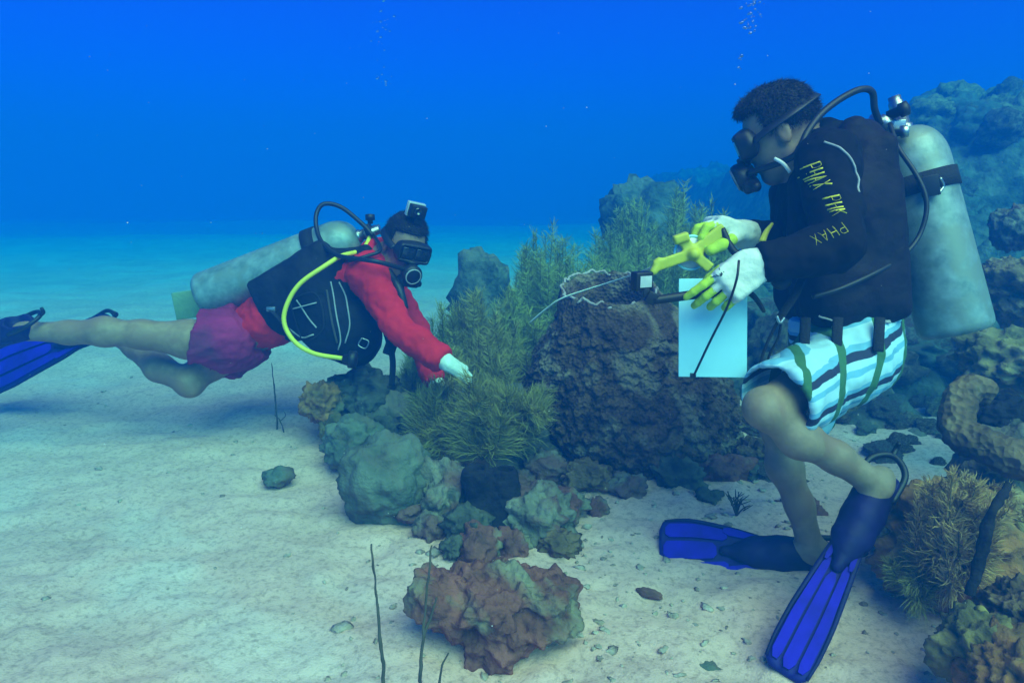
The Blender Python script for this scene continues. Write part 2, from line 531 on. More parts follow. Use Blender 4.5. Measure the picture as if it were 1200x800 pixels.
def rock(name, px, py, d, rad, m, label, cat='coral', sink=0.0, level=5, group=None, **kw):
    if m is not m_coral_grey: kw['fine'] = kw.get('fine', .05); kw['pits'] = min(max(kw.get('pits', 0), .12), .2); kw['ffreq'] = 6
    c = P(px, py, d); c[2] -= sink
    V, Fc = lump(c, rad, level=level, **kw)
    return tag(mk(name, V, Fc, m), label, cat, group)

# ---- coral heads and rocks around the barrel sponge
rock('brain_coral', 452, 562, 2.20, (.138, .13, .14), m_coral_grey, 'smooth domed grey green brain coral at the left of the outcrop', seed=2, amp=.26, freq=1.5, fine=.06, ffreq=6, pits=.07, pfreq=9)
rock('star_coral', 413, 520, 2.55, (.11, .10, .09), m_coral_grey, 'smaller lobed grey coral behind the domed brain coral', seed=4, amp=.3, freq=1.8, fine=.06, pits=.12, pfreq=6)
rock('orange_sponge', 377, 472, 2.72, (.078, .07, .085), m_orange, 'orange brown knobbly sponge under the red diver', 'sponge', seed=6, amp=.3, freq=2, fine=.15, ffreq=5, pits=.35, pfreq=4)
rock('coral_rock', 430, 470, 2.85, (.17, .13, .13), m_reef, 'dark coral rock in the shade under the red diver', 'rock', seed=8, amp=.35, freq=2, fine=.15, ffreq=6)
rock('coral_rock', 395, 505, 2.70, (.06, .06, .07), m_coral_olive, 'small dark lump below the orange sponge', 'rock', seed=9, amp=.35, freq=2, fine=.15, level=4)
rock('coral_rock', 520, 590, 2.22, (.11, .12, .13), m_lichen, 'crusty purple grey rock between brain coral and cup sponge', 'rock', seed=11, amp=.35, freq=2.2, fine=.2, ffreq=6, pits=.3, pfreq=5)
rock('coral_rock', 634, 618, 2.13, (.115, .11, .12), m_lichen, 'pale encrusted boulder right of the dark cup sponge', 'rock', seed=13, amp=.3, freq=2, fine=.16, ffreq=7, pits=.3, pfreq=6)
rock('coral_rock', 560, 640, 1.98, (.07, .08, .06), m_red_rock, 'low reddish lump above the red boulder', 'rock', seed=14, amp=.35, freq=2.2, fine=.2, ffreq=7, pits=.2, level=4)
rock('coral_rock', 690, 640, 2.15, (.06, .06, .04), m_lichen, 'little pale lump on sand right of the encrusted boulder', 'rock', seed=16, amp=.35, freq=2.2, fine=.2, level=4)
rock('coral_rock', 560, 520, 2.65, (.26, .2, .2), m_reef, 'big shaded rock mass under the feathery sea plumes', 'rock', seed=15, amp=.4, freq=2, fine=.16, ffreq=6, pits=.2)
rock('coral_rock', 470, 520, 2.75, (.17, .16, .15), m_reef, 'dark rock behind the domed brain coral', 'rock', seed=18, amp=.35, freq=2, fine=.16, ffreq=6, pits=.2)
rock('stone', 326, 558, 2.42, (.055, .04, .033), m_coral_grey, 'lone small grey stone on the open sand', 'stone', seed=19, amp=.25, freq=2, fine=.1, level=4)
rock('coral_rock', 938, 608, 2.25, (.075, .07, .065), m_red_rock, 'reddish rock behind the standing leg', 'rock', seed=20, amp=.3, freq=2, fine=.15, pits=.2)
rock('stone', 820, 790, 1.56, (.055, .05, .03), m_coral_grey, 'grey stone half sunk in the sand at the bottom edge', 'stone', seed=23, amp=.3, freq=2, fine=.1, level=4)
rock('coral_rock', 612, 565, 2.42, (.05, .05, .05), m_lichen, 'small pale crusted knob behind the cup sponge', 'rock', seed=24, amp=.35, freq=2, fine=.2, level=4)

# red boulder in front: wide top on a narrow foot
c = P(585, 700, 1.60)
sdf = Sdf()
for dx, dy, dz, rx, ry, rz in [(-.145, .0, .03, .055, .07, .055), (-.09, .01, -.01, .075, .08, .06), (-.02, -.01, .02, .085, .09, .055), (.05, .03, .03, .07, .08, .045), (.115, .02, .005, .07, .08, .062), (.09, -.02, -.045, .075, .07, .045),
                               (0, -.02, -.055, .085, .08, .05), (-.02, -.03, -.10, .06, .06, .045), (-.075, .03, .07, .04, .05, .025), (.15, .0, -.03, .04, .05, .04), (.0, .05, .06, .05, .05, .03)]:
    sdf.ell(c + [dx, dy, dz], (rx, ry, rz), k=.025)
V, Fc = sdf.mesh(.0055)
Nn = vnormals(V, Fc)
V[:, 2] = c[2] - .02 + (V[:, 2] - c[2]) * .86
V = V + Nn * (.022 * fbm(V, 14, 4, 3) + .022 * (.45 - worley(V, 26, 4)) + .009 * fbm(V, 60, 3, 9) + .012 * (.45 - worley(V, 60, 6)))[:, None]
o = mk('coral_rock', V, Fc, m_red_rock); tag(o, 'reddish crusted boulder with an overhanging rim in the foreground', 'rock')

g = random.Random(21)
spots_ = [(505, 618, 2.08, .05), (548, 612, 2.05, .055), (600, 642, 2.0, .05), (655, 655, 2.02, .045), (480, 600, 2.15, .04), (530, 640, 1.95, .035), (660, 590, 2.2, .06),
          (690, 560, 2.42, .07), (735, 575, 2.38, .06), (790, 572, 2.42, .065), (850, 560, 2.5, .07), (885, 540, 2.6, .08), (640, 545, 2.45, .06), (830, 590, 2.3, .03), (700, 600, 2.25, .035)]
near_ = ['left of the cup sponge, lowest', 'right below the cup sponge', 'behind the red boulder', 'right behind the red boulder', 'against the brain coral foot', 'left behind the red boulder', 'right of the pale boulder',
         'at the left foot of the barrel sponge', 'in front of the barrel sponge foot', 'at the middle of the sponge foot', 'at the right foot of the barrel sponge', 'right of the barrel sponge, beside the knee', 'between cup sponge and barrel sponge', 'on open sand right of the sponge foot', 'on sand before the sponge foot']
for k, ((x, y, d_, r_), nr) in enumerate(zip(spots_, near_)):
    q = P(x, y, d_); q[2] = max(q[2], sh(q) + r_ * .2)
    V, Fc = lump(q, (r_ * g.uniform(.9, 1.4), r_ * 1.1, r_ * g.uniform(.7, 1)), 100 + k, amp=.38, freq=2, fine=.16, ffreq=6, pits=.18, pfreq=5, level=4)
    tag(mk('rubble_rock', V, Fc, [m_lichen, m_reef, m_red_rock, m_coral_brown][k % 4]), 'small crusted rubble rock ' + nr, 'rock')

# dark two-lobed cup sponge
c = P(576, 585, 2.12)
sdf = Sdf()
sdf.cone(c + [-.03, 0, -.08], c + [-.045, 0, .075], .05, .042, k=.03).cone(c + [.035, .0, -.08], c + [.04, .01, .07], .055, .04, k=.03).ell(c + [0, 0, -.08], (.09, .07, .05), k=.04)
sdf.cone(c + [-.045, 0, .05], c + [-.047, 0, .15], .02, .03, k=.01, sub=True).cone(c + [.04, .01, .05], c + [.042, .01, .15], .018, .028, k=.01, sub=True)
V, Fc = sdf.mesh(.006)
V = V + vnormals(V, Fc) * (.009 * fbm(V, 22, 3, 3))[:, None]
tag(mk('cup_sponge', V, Fc, m_dark_sponge), 'nearly black two lobed cup sponge standing among the rocks', 'sponge')

# ------------------------------------------------------------------ barrel sponge
m_barrel = mat('barrel_sponge', (.17, .085, .045), (.04, .023, .017), (.26, .17, .10), scale=16, rough=.95, bump=1, bscale=75, bdist=.012, spec=.1, voro=True)
m_rim = mat('sponge_rim', (.55, .42, .38), (.33, .22, .20), scale=20, rough=.9, bump=.6, bscale=80)
B_DEPTH = 2.72
rimc = P(713, 339, B_DEPTH)
base = np.array([rimc[0] + .155, rimc[1] - .02, -.06])
prof = [(0, .32), (.06, .37), (.16, .412), (.28, .420), (.40, .402), (.52, .366), (.63, .322), (.74, .280), (.84, .242), (.93, .208), (1.0, .182),
        (1.012, .175), (1.0, .167), (.93, .158), (.80, .145), (.68, .12), (.62, .06), (.60, .004)]
tt = np.linspace(0, 1, 230); L_ = np.concatenate([[0], np.cumsum(np.hypot(np.diff([p[0] * .7 for p in prof]), np.diff([p[1] for p in prof])))]); L_ /= L_[-1]
pt = np.interp(tt, L_, [p[0] for p in prof]); pr = np.interp(tt, L_, [p[1] for p in prof])
seg = 360
V = []
for a_, r_ in zip(pt, pr):
    cc = base + (rimc - base) * a_
    q = np.linspace(0, 2 * math.pi, seg, endpoint=False)
    V.append(np.stack([cc[0] + r_ * np.cos(q), cc[1] + r_ * np.sin(q), np.full(seg, cc[2])], 1))
V = np.concatenate(V)
i, j = np.meshgrid(np.arange(len(tt) - 1), np.arange(seg), indexing='ij'); i = i.ravel(); j = j.ravel()
Fc = np.stack([i * seg + j, i * seg + (j + 1) % seg, (i + 1) * seg + (j + 1) % seg, (i + 1) * seg + j], 1)
ax_ = base + (rimc - base) * np.clip((V[:, 2:3] - base[2]) / (rimc[2] - base[2]), 0, 1)
out = V - ax_; out[:, 2] = 0; out /= np.linalg.norm(out, axis=1)[:, None] + 1e-9
inner = np.repeat(np.arange(len(tt)) > np.argmax(pt), seg)
S1 = [1, 1, .55]
d_ = .035 * fbm(V, 4, 2, 51) + .022 * (.55 - worley(V * S1, 17, 52)) + .030 * (.5 - worley(V * [1, 1, .8], 34, 53)) + .012 * fbm(V, 45, 3, 54)
fade = np.clip((rimc[2] - V[:, 2]) / .12, .25, 1)
V = V + out * (np.where(inner, .3 * d_, d_) * fade)[:, None]
V[:, 2] += .012 * fbm(V, 14, 2, 57) * np.clip(1 - (rimc[2] - V[:, 2]) / .1, 0, 1)
def tilt(Q): Q[:, 2] += (Q[:, 1] - rimc[1]) * .20 * np.clip((Q[:, 2] - base[2]) / (rimc[2] - base[2]) * 2.2 - 1.2, 0, 1); return Q
V = tilt(V)
bs = thing('barrel_sponge', base, 'large brown barrel sponge with an open mouth, centre of the outcrop', 'sponge')
mk('wall', V, Fc, m_barrel, bs)
# thin pale crinkled lip
q = np.linspace(0, 2 * math.pi, 241)[:-1]
rr = .1785 + .010 * fbm(np.stack([np.cos(q), np.sin(q), 0 * q], 1) * .18, 60, 2, 58)
lip = np.stack([rimc[0] + rr * np.cos(q), rimc[1] + rr * np.sin(q), rimc[2] + .006 + .012 * fbm(np.stack([np.cos(q), np.sin(q), 0 * q], 1) * .18, 40, 2, 59)], 1)
lip = tilt(lip)
rimV, rimF = tube(np.concatenate([lip, lip[:1]]), .0052, 6, raw=True)
mk('rim', rimV, rimF, m_rim, bs)

# ------------------------------------------------------------------ sea plumes (feathery soft corals)
m_plume = mat('plume_olive', (.40, .31, .08), (.23, .18, .05), scale=6, rough=.9, spec=.1)
m_plume_b = mat('plume_green', (.44, .40, .09), (.27, .25, .06), scale=6, rough=.9, spec=.1)
m_plume_c = mat('plume_tan', (.58, .33, .12), (.32, .18, .07), scale=6, rough=.9, spec=.1)
m_stem = mat('plume_stem', (.09, .075, .04), scale=10, rough=.9)
def plume(base, h, w, n, m, label, seed, lean=(0, 0, 0), name='sea_plume', blen=.115, bw=.0012, nodes=190, droop=0.0, group=None):
    """Bushy feathered soft coral: a sheaf of stems, each set with long arching branchlets."""
    g = np.random.default_rng(seed)
    base = np.asarray(base, float)
    th = thing(name, base, label, 'soft coral', group)
    stems, RV = [], []
    for k in range(n):
        az = g.uniform(0, 6.283); rr = math.sqrt(g.uniform(0, 1)) * w * .42; rad = np.array([math.cos(az), math.sin(az), 0]) * rr
        hh = h * g.uniform(.62, 1.02) * (1 - .28 * rr / (w * .42))
        tip = base + rad + np.array([0, 0, hh]) + np.asarray(lean) * hh + g.normal(0, .015, 3)
        mid = base + (tip - base) * .45 + rad * .35 + g.normal(0, .02, 3)
        if droop: tip = tip + rad * .6 - np.array([0, 0, droop * hh])
        path = spline([base + g.normal(0, .014, 3) * [1, 1, .2], mid, tip], 14)
        stems.append(tube(path, np.linspace(.004, .001, 6), 5, raw=True))
        tan = np.gradient(path, axis=0); tan /= np.linalg.norm(tan, axis=1)[:, None]
        s_ = np.repeat(np.linspace(.10, 1, nodes), 2); f = s_ * (len(path) - 1); i0 = np.minimum(f.astype(int), len(path) - 2)
        p0 = path[i0] + (path[i0 + 1] - path[i0]) * (f - i0)[:, None]; t0 = tan[i0]; K = len(s_)
        side = np.cross(t0, nrm(g.normal(0, 1, 3))); side /= np.linalg.norm(side, axis=1)[:, None] + 1e-9
        side *= np.tile([1, -1], nodes)[:, None]
        unit = lambda v: v / (np.linalg.norm(v, axis=1)[:, None] + 1e-9)
        dd = unit(side + t0 * g.uniform(.25, .8, (K, 1)) + g.normal(0, .35, (K, 3)))
        l = (blen * g.uniform(.4, 1.35, K) * (1.15 - .7 * s_))[:, None]
        b1 = unit(dd + t0 * .7 + g.normal(0, .25, (K, 3))); b2 = unit(b1 + t0 * .6 + np.array([0, 0, -.5]) + g.normal(0, .45, (K, 3)))
        wv = unit(np.cross(dd, g.normal(0, 1, (K, 3)))) * bw
        p1 = p0 + dd * l * .35; p2 = p1 + b1 * l * .35; p3 = p2 + b2 * l * .30
        RV.append(np.stack([p0 - wv, p0 + wv, p1 + wv, p1 - wv, p2 + wv * .8, p2 - wv * .8, p3], 1).reshape(-1, 3))
    RV = np.concatenate(RV); o7 = np.arange(len(RV) // 7)[:, None] * 7
    RF = np.concatenate([o7 + [0, 1, 2, 3], o7 + [3, 2, 4, 5]]).tolist() + (o7 + [5, 4, 6]).tolist()
    sv, sf = merge(stems)
    mk('stem', sv, sf, m_stem, th)
    mk('branchlets', RV, RF, m, th)
    return th
def pb(px, d, top, w_px, n, m, label, seed, basey=None, **kw):
    """A plume whose tip shows at (px, top) and whose foot stands on the reef or sand below it, d metres ahead."""
    tp = P(px, top, d)
    z = reef_z(tp[0], tp[1]) - .02 if basey is None else P(px, basey, d)[2]
    return plume((tp[0], tp[1], z), tp[2] - z, w_px / FPX * d, n, m, label, seed, **kw)
pb(642, 3.4, 238, 93, 58, m_plume_b, 'tall narrow sea plume rising left behind the barrel sponge', 1, lean=(-.02, 0, 0))
pb(742, 3.8, 216, 103, 58, m_plume_b, 'tall bushy sea plume above the barrel sponge mouth', 2)
pb(806, 3.7, 206, 93, 58, m_plume_b, 'tall yellow green sea plume behind the yellow tape reel', 3)
pb(775, 3.5, 242, 123, 58, m_plume_b, 'wide sea plume between the two tallest plumes', 4)
pb(694, 3.5, 264, 108, 58, m_plume_b, 'middling sea plume right behind the sponge mouth', 5)
pb(606, 3.1, 322, 95, 28, m_plume_b, 'grey green sea plume against the left flank of the sponge', 6)
pb(562, 3.0, 325, 95, 30, m_plume, 'bushy olive sea plume in the middle of the left thicket', 7)
pb(524, 3.05, 342, 66, 20, m_plume_b, 'leftmost sea plume of the thicket, beside the red sleeve', 8)
pb(578, 2.75, 372, 110, 34, m_plume, 'broad olive sea plume in front of the thicket', 9)
pb(542, 2.75, 392, 90, 26, m_plume, 'low olive sea plume by the red diver\'s hand', 10)
pb(598, 2.42, 425, 95, 28, m_plume, 'golden olive drooping sea plume at the foot of the barrel sponge', 11, basey=525, droop=.25)
pb(530, 2.5, 448, 80, 22, m_plume, 'small brown sea plume below the red diver\'s hands', 12, basey=540, droop=.15)
pb(622, 2.85, 385, 66, 20, m_plume_b, 'sea plume pressed close to the sponge wall', 14)
pb(486, 3.3, 395, 40, 8, m_plume_b, 'thin sea plume behind the red diver\'s arm', 15)
pb(566, 2.32, 436, 70, 18, m_plume, 'olive sea plume tuft just in front of the pale gloved hand', 16, basey=545)
pb(512, 2.55, 440, 66, 16, m_plume, 'brown sea plume hiding the far hand of the red diver', 17, basey=525)

pb(838, 3.5, 236, 80, 44, m_plume_b, 'sea plume rising behind the far glove', 18)
pb(722, 3.3, 285, 120, 50, m_plume_b, 'wide low sea plume showing over the sponge rim', 19)
pb(668, 3.3, 300, 80, 40, m_plume_b, 'sea plume just left of the sponge rim', 20)

# hazy coral heads behind the plumes
rock('coral_mound', 563, 362, 4.4, (.22, .18, .30), m_reef, 'dark pointed coral head behind the left thicket', seed=61, amp=.4, freq=1.8, fine=.15, pits=.25, level=4)
rock('coral_mound', 755, 258, 5.6, (.32, .26, .32), m_reef, 'hazy rounded coral head topping the reef above the sponge', seed=63, amp=.35, freq=1.8, fine=.15, pits=.25, level=4)
rock('coral_mound', 662, 372, 3.9, (.22, .18, .26), m_coral_olive, 'olive coral mass between sponge and tall plume', seed=67, amp=.4, freq=1.8, fine=.15, pits=.25, level=4)

# ------------------------------------------------------------------ right foreground reef
c = P(1150, 500, 1.85)
path = [P(1215, 545, 1.75), P(1180, 535, 1.78), P(1150, 520, 1.82), P(1124, 505, 1.86), P(1122, 475, 1.9), P(1138, 455, 1.92), P(1158, 462, 1.92)]
V, Fc = tube(path, [.05, .048, .046, .045, .043, .042, .036], 22, 14)
V = V + (V - np.repeat(V.reshape(-1, 22, 3).mean(1), 22, 0)) * (.16 * fbm(V, 26, 3, 71) + .20 * (.5 - worley(V, 40, 72)))[:, None]
tag(mk('curled_sponge', V, Fc, m_coral_brown), 'thick brown sponge curled like a hook at the right edge', 'sponge')
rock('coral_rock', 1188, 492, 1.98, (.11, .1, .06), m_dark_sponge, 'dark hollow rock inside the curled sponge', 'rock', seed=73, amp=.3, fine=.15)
rock('coral_rock', 1196, 425, 2.3, (.18, .15, .10), m_coral_olive, 'olive rock shelf above the curled sponge', 'rock', seed=74, amp=.35, fine=.16, pits=.2)
rock('coral_rock', 1205, 340, 2.7, (.2, .2, .13), m_coral_brown, 'brown coral ledge beside the foot of the upright tank', 'rock', seed=75, amp=.35, fine=.16, pits=.2)
rock('coral_rock', 1192, 268, 3.0, (.1, .1, .1), m_lichen, 'pale round coral at the right edge level with the tank', 'coral', seed=76, amp=.2, fine=.12, pits=.3, pfreq=7)
rock('coral_rock', 1130, 640, 1.72, (.17, .15, .13), m_rust, 'rusty orange rock under the feathery bush at right', 'rock', seed=77, amp=.35, fine=.18, pits=.25)
rock('coral_rock', 1215, 660, 1.70, (.15, .14, .15), m_coral_olive, 'olive rock mass at the right edge behind the black rope sponge', 'rock', seed=78, amp=.35, fine=.18, pits=.25)
rock('coral_rock', 1150, 765, 1.36, (.075, .09, .07), m_coral_olive, 'knobbly brown coral in the bottom right corner', 'coral', seed=79, amp=.35, fine=.18, pits=.3)
rock('coral_rock', 1200, 720, 1.42, (.085, .09, .075), m_coral_brown, 'dark brown round coral above the bottom right corner', 'coral', seed=80, amp=.3, fine=.18, pits=.3)
rock('coral_rock', 1195, 800, 1.25, (.09, .09, .07), m_rust, 'rust coloured crust at the very bottom right', 'coral', seed=81, amp=.3, fine=.2, pits=.3)
rock('coral_rock', 1215, 600, 1.9, (.2, .2, .2), m_reef, 'shaded reef rock behind the black rope sponge', 'rock', seed=84, amp=.3, fine=.18, pits=.3)
rock('coral_rock', 1060, 640, 1.95, (.075, .07, .07), m_reef, 'small dark rock under the raised fin at right', 'rock', seed=82, amp=.3, fine=.18, level=4)
# black rope sponge and an ochre finger
V, Fc = tube([P(1136, 695, 1.44), P(1147, 660, 1.44), P(1158, 615, 1.44), P(1166, 592, 1.44), P(1180, 568, 1.51)], [.010, .011, .012, .010, .009], 10, 10)
V = V + .004 * np.stack([fbm(V, 50, 2, s_) for s_ in (1, 2, 3)], 1)
tag(mk('rope_sponge', V, Fc, m_dark_sponge), 'thin black rope sponge leaning upright at the right edge', 'sponge')
V, Fc = tube([P(1118, 745, 1.38), P(1140, 738, 1.38), P(1152, 722, 1.38), P(1148, 712, 1.38)], [.018, .016, .014, .010], 10, 8)
V = V + .004 * np.stack([fbm(V, 50, 2, s_) for s_ in (1, 2, 3)], 1)
tag(mk('finger_sponge', V, Fc, mat('ochre', (.38, .27, .06), (.2, .14, .04), scale=12, bump=.6)), 'ochre yellow finger sponge above the knobbly corner coral', 'sponge')
plume(P(1108, 668, 1.60), .24, .22, 44, m_plume_c, 'tan feathery soft coral bush right of the raised fin', 21, blen=.06)
plume(P(1160, 640, 1.72), .19, .20, 30, m_plume_c, 'second tan feathery bush behind the black rope sponge', 22, blen=.06)
plume(P(1075, 690, 1.62), .12, .13, 12, m_plume, 'low brownish feathery tuft at the left edge of the tan bush', 23, blen=.05)

# ------------------------------------------------------------------ sea whips, twigs, rubble
m_whip = mat('whip', (.10, .08, .05), (.05, .04, .03), scale=20, rough=.9)
def whip(pxs, d0, d1, r, label, forks=(), name='sea_whip'):
    n = len(pxs); ds = np.linspace(d0, d1, n)
    pts = [P(x, y, d) for (x, y), d in zip(pxs, ds)]
    pts[0][2] = min(pts[0][2], sh(pts[0]) - .01)
    parts = [tube(pts, [r, r * .5], 6, 10)]
    for f in forks: parts.append(tube([P(x, y, d) for x, y, d in f], [r * .8, r * .4], 6, 8))
    v, f_ = merge(parts)
    v = v + .0025 * np.stack([fbm(v, 45, 2, s_) for s_ in (5, 6, 7)], 1)
    tag(mk(name, v, f_, m_whip), label, 'sea whip')
whip([(452, 812), (446, 760), (441, 700), (436, 637)], 1.47, 1.47, .0042, 'single thin dark sea whip left of the red boulder')
whip([(493, 815), (494, 760), (499, 710), (506, 640)], 1.40, 1.40, .0042, 'forked sea whip in front of the red boulder', forks=[[(495, 745, 1.40), (505, 722, 1.40), (512, 700, 1.40)]])
whip([(510, 812), (516, 790), (525, 765)], 1.42, 1.42, .0036, 'short slanting sea whip at the bottom edge')
whip([(324, 486), (321, 455), (318, 425)], 2.86, 2.86, .004, 'straight dark sea whip below the red diver\'s waist')
whip([(333, 500), (328, 492), (322, 486)], 2.84, 2.84, .003, 'tiny bent twig on the sand under the red diver', forks=[[(328, 494, 2.84), (334, 488, 2.84), (333, 482, 2.84)]])
q = on_sand(863, 604)
parts = []
g = random.Random(3)
for k in range(9):
    a = g.uniform(-.9, .9); l = g.uniform(.05, .085)
    tip = q + np.array([math.sin(a) * l, g.uniform(-.02, .02), math.cos(a) * l])
    parts.append(tube([q, q + (tip - q) * .5 + np.array([0, 0, .008]), tip], [.003, .0016], 5, 5))
    for z in range(2):
        b_ = q + (tip - q) * g.uniform(.4, .8); parts.append(tube([b_, b_ + np.array([g.uniform(-.03, .03), 0, g.uniform(.01, .03)])], [.002, .0012], 5, 3))
v, f_ = merge(parts)
tag(mk('twig_coral', v, f_, m_whip), 'tiny branching twig coral on sand beside the shins', 'coral')
V, Fc = lump(on_sand(760, 700) + [0, 0, .012], (.032, .012, .014), 91, amp=.25, fine=.1, level=4, rot=-.5)
tag(mk('rubble_piece', V, Fc, mat('brown_red', (.20, .07, .05), (.10, .04, .03), scale=30)), 'small reddish brown chip lying on sand left of the fins', 'rubble')

# loose rubble on the sand (uncountable)
g = np.random.default_rng(17)
parts = []
D2, F2 = ico(2)
def scatter(n, xr, yr, smin, smax):
    for k in range(n):
        x, y = g.uniform(*xr), g.uniform(*yr)
        if x > .9 and y < 1.2: pass
        s_ = smin + (smax - smin) * g.random() ** 3
        v = D2 * (1 + .75 * fbm(D2 + k, 1.9, 3, k % 50))[:, None] * (s_ * np.array([g.uniform(.6, 1.6), g.uniform(.6, 1.4), g.uniform(.3, .7)]))
        a = g.uniform(0, 6.28); v = np.stack([v[:, 0] * math.cos(a) - v[:, 1] * math.sin(a), v[:, 0] * math.sin(a) + v[:, 1] * math.cos(a), v[:, 2]], 1)
        parts.append((v + [x, y, sh((x, y)) + s_ * .1], F2))
scatter(520, (.1, 1.6), (1.2, 3.2), .0015, .011)
scatter(320, (.2, 1.2), (1.25, 2.4), .0015, .013)
scatter(320, (-2.2, .1), (1.2, 4.5), .0015, .009)
scatter(120, (-.4, .3), (1.3, 2.2), .003, .015)
v, f_ = merge(parts)
m_rub = mat('rubble', (.60, .42, .33), (.34, .23, .17), (.26, .15, .12), scale=40, rough=.95, bump=.6)
tag(mk('rubble', v, f_, m_rub), 'scattered coral rubble and shell bits on the sand', kind='stuff')

# ------------------------------------------------------------------ divers
m_skin = mat('skin', (.36, .20, .11), (.25, .135, .075), (.28, .14, .08), scale=26, rough=.55, bump=.15, bscale=120, bdist=.003, spec=.35)
m_skin_b = mat('skin_pale', (.30, .20, .125), (.21, .145, .09), (.24, .14, .09), scale=26, rough=.55, bump=.15, bscale=120, bdist=.003, spec=.35)
m_hair = mat('hair', (.016, .012, .010), (.007, .006, .005), scale=40, rough=.6, bump=.8, bscale=160, bdist=.01)
m_red = mat('red_rash_guard', (.80, .010, .022), (.62, .006, .014), scale=9, rough=.8, bump=.35, bscale=14, bdist=.02, spec=.2)
m_black_shirt = mat('black_rash_guard', (.007, .007, .010), (.004, .004, .006), scale=9, rough=.85, bump=.35, bscale=14, bdist=.02, spec=.1)
m_maroon = mat('magenta_shorts', (.40, .018, .10), (.22, .010, .06), (.13, .02, .06), scale=8, rough=.85, bump=.5, bscale=14, bdist=.03, spec=.2)
m_vest = mat('vest_nylon', (.012, .011, .015), (.006, .006, .008), scale=11, rough=.7, bump=.5, bscale=18, bdist=.02, spec=.15)
m_vest_b = mat('vest_nylon_dark_red', (.012, .006, .009), (.005, .004, .005), scale=11, rough=.7, bump=.5, bscale=18, bdist=.02, spec=.15)
m_rubber = mat('black_rubber', (.010, .010, .012), (.006, .006, .007), scale=20, rough=.5, spec=.4)
m_tank = mat('tank_paint', (.27, .35, .33), (.13, .19, .18), (.20, .24, .20), scale=22, rough=.5, bump=.25, bscale=90, bdist=.002, spec=.4, metal=.3, detail=9)
m_chrome = mat('chrome', (.42, .43, .43), (.3, .31, .31), scale=30, rough=.38, metal=1.0)
m_web = mat('webbing', (.012, .012, .014), scale=60, rough=.8, bump=.4, bscale=200)
m_hose_y = mat('yellow_hose', (.75, .66, .03), (.62, .54, .02), scale=20, rough=.45, spec=.4)
m_lime = mat('lime_glove', (.50, .66, .03), (.38, .52, .02), scale=30, rough=.7, bump=.3, bscale=140, bdist=.004)
m_glove = mat('white_glove', (.66, .72, .62), (.5, .56, .5), scale=26, rough=.8, bump=.4, bscale=120, bdist=.004)
m_cuff = mat('pale_cuff', (.7, .75, .7), scale=26, rough=.8)
m_yellow = mat('yellow_print', (.85, .70, .03), scale=30, rough=.7)
m_greyline = mat('grey_piping', (.35, .35, .36), scale=30, rough=.6)
m_white = mat('white_plastic', (.36, .76, .82), (.31, .69, .76), scale=10, rough=.5)
m_glass = mat('dark_lens', (.012, .016, .02), scale=10, rough=.06, spec=.8, coat=.6)
m_fin_d = mat('fin_rubber', (.011, .006, .085), (.006, .004, .04), scale=14, rough=.6, spec=.2)
m_fin_b = mat('fin_blue', (.022, .004, .44), (.014, .003, .24), scale=9, rough=.65, spec=.15)

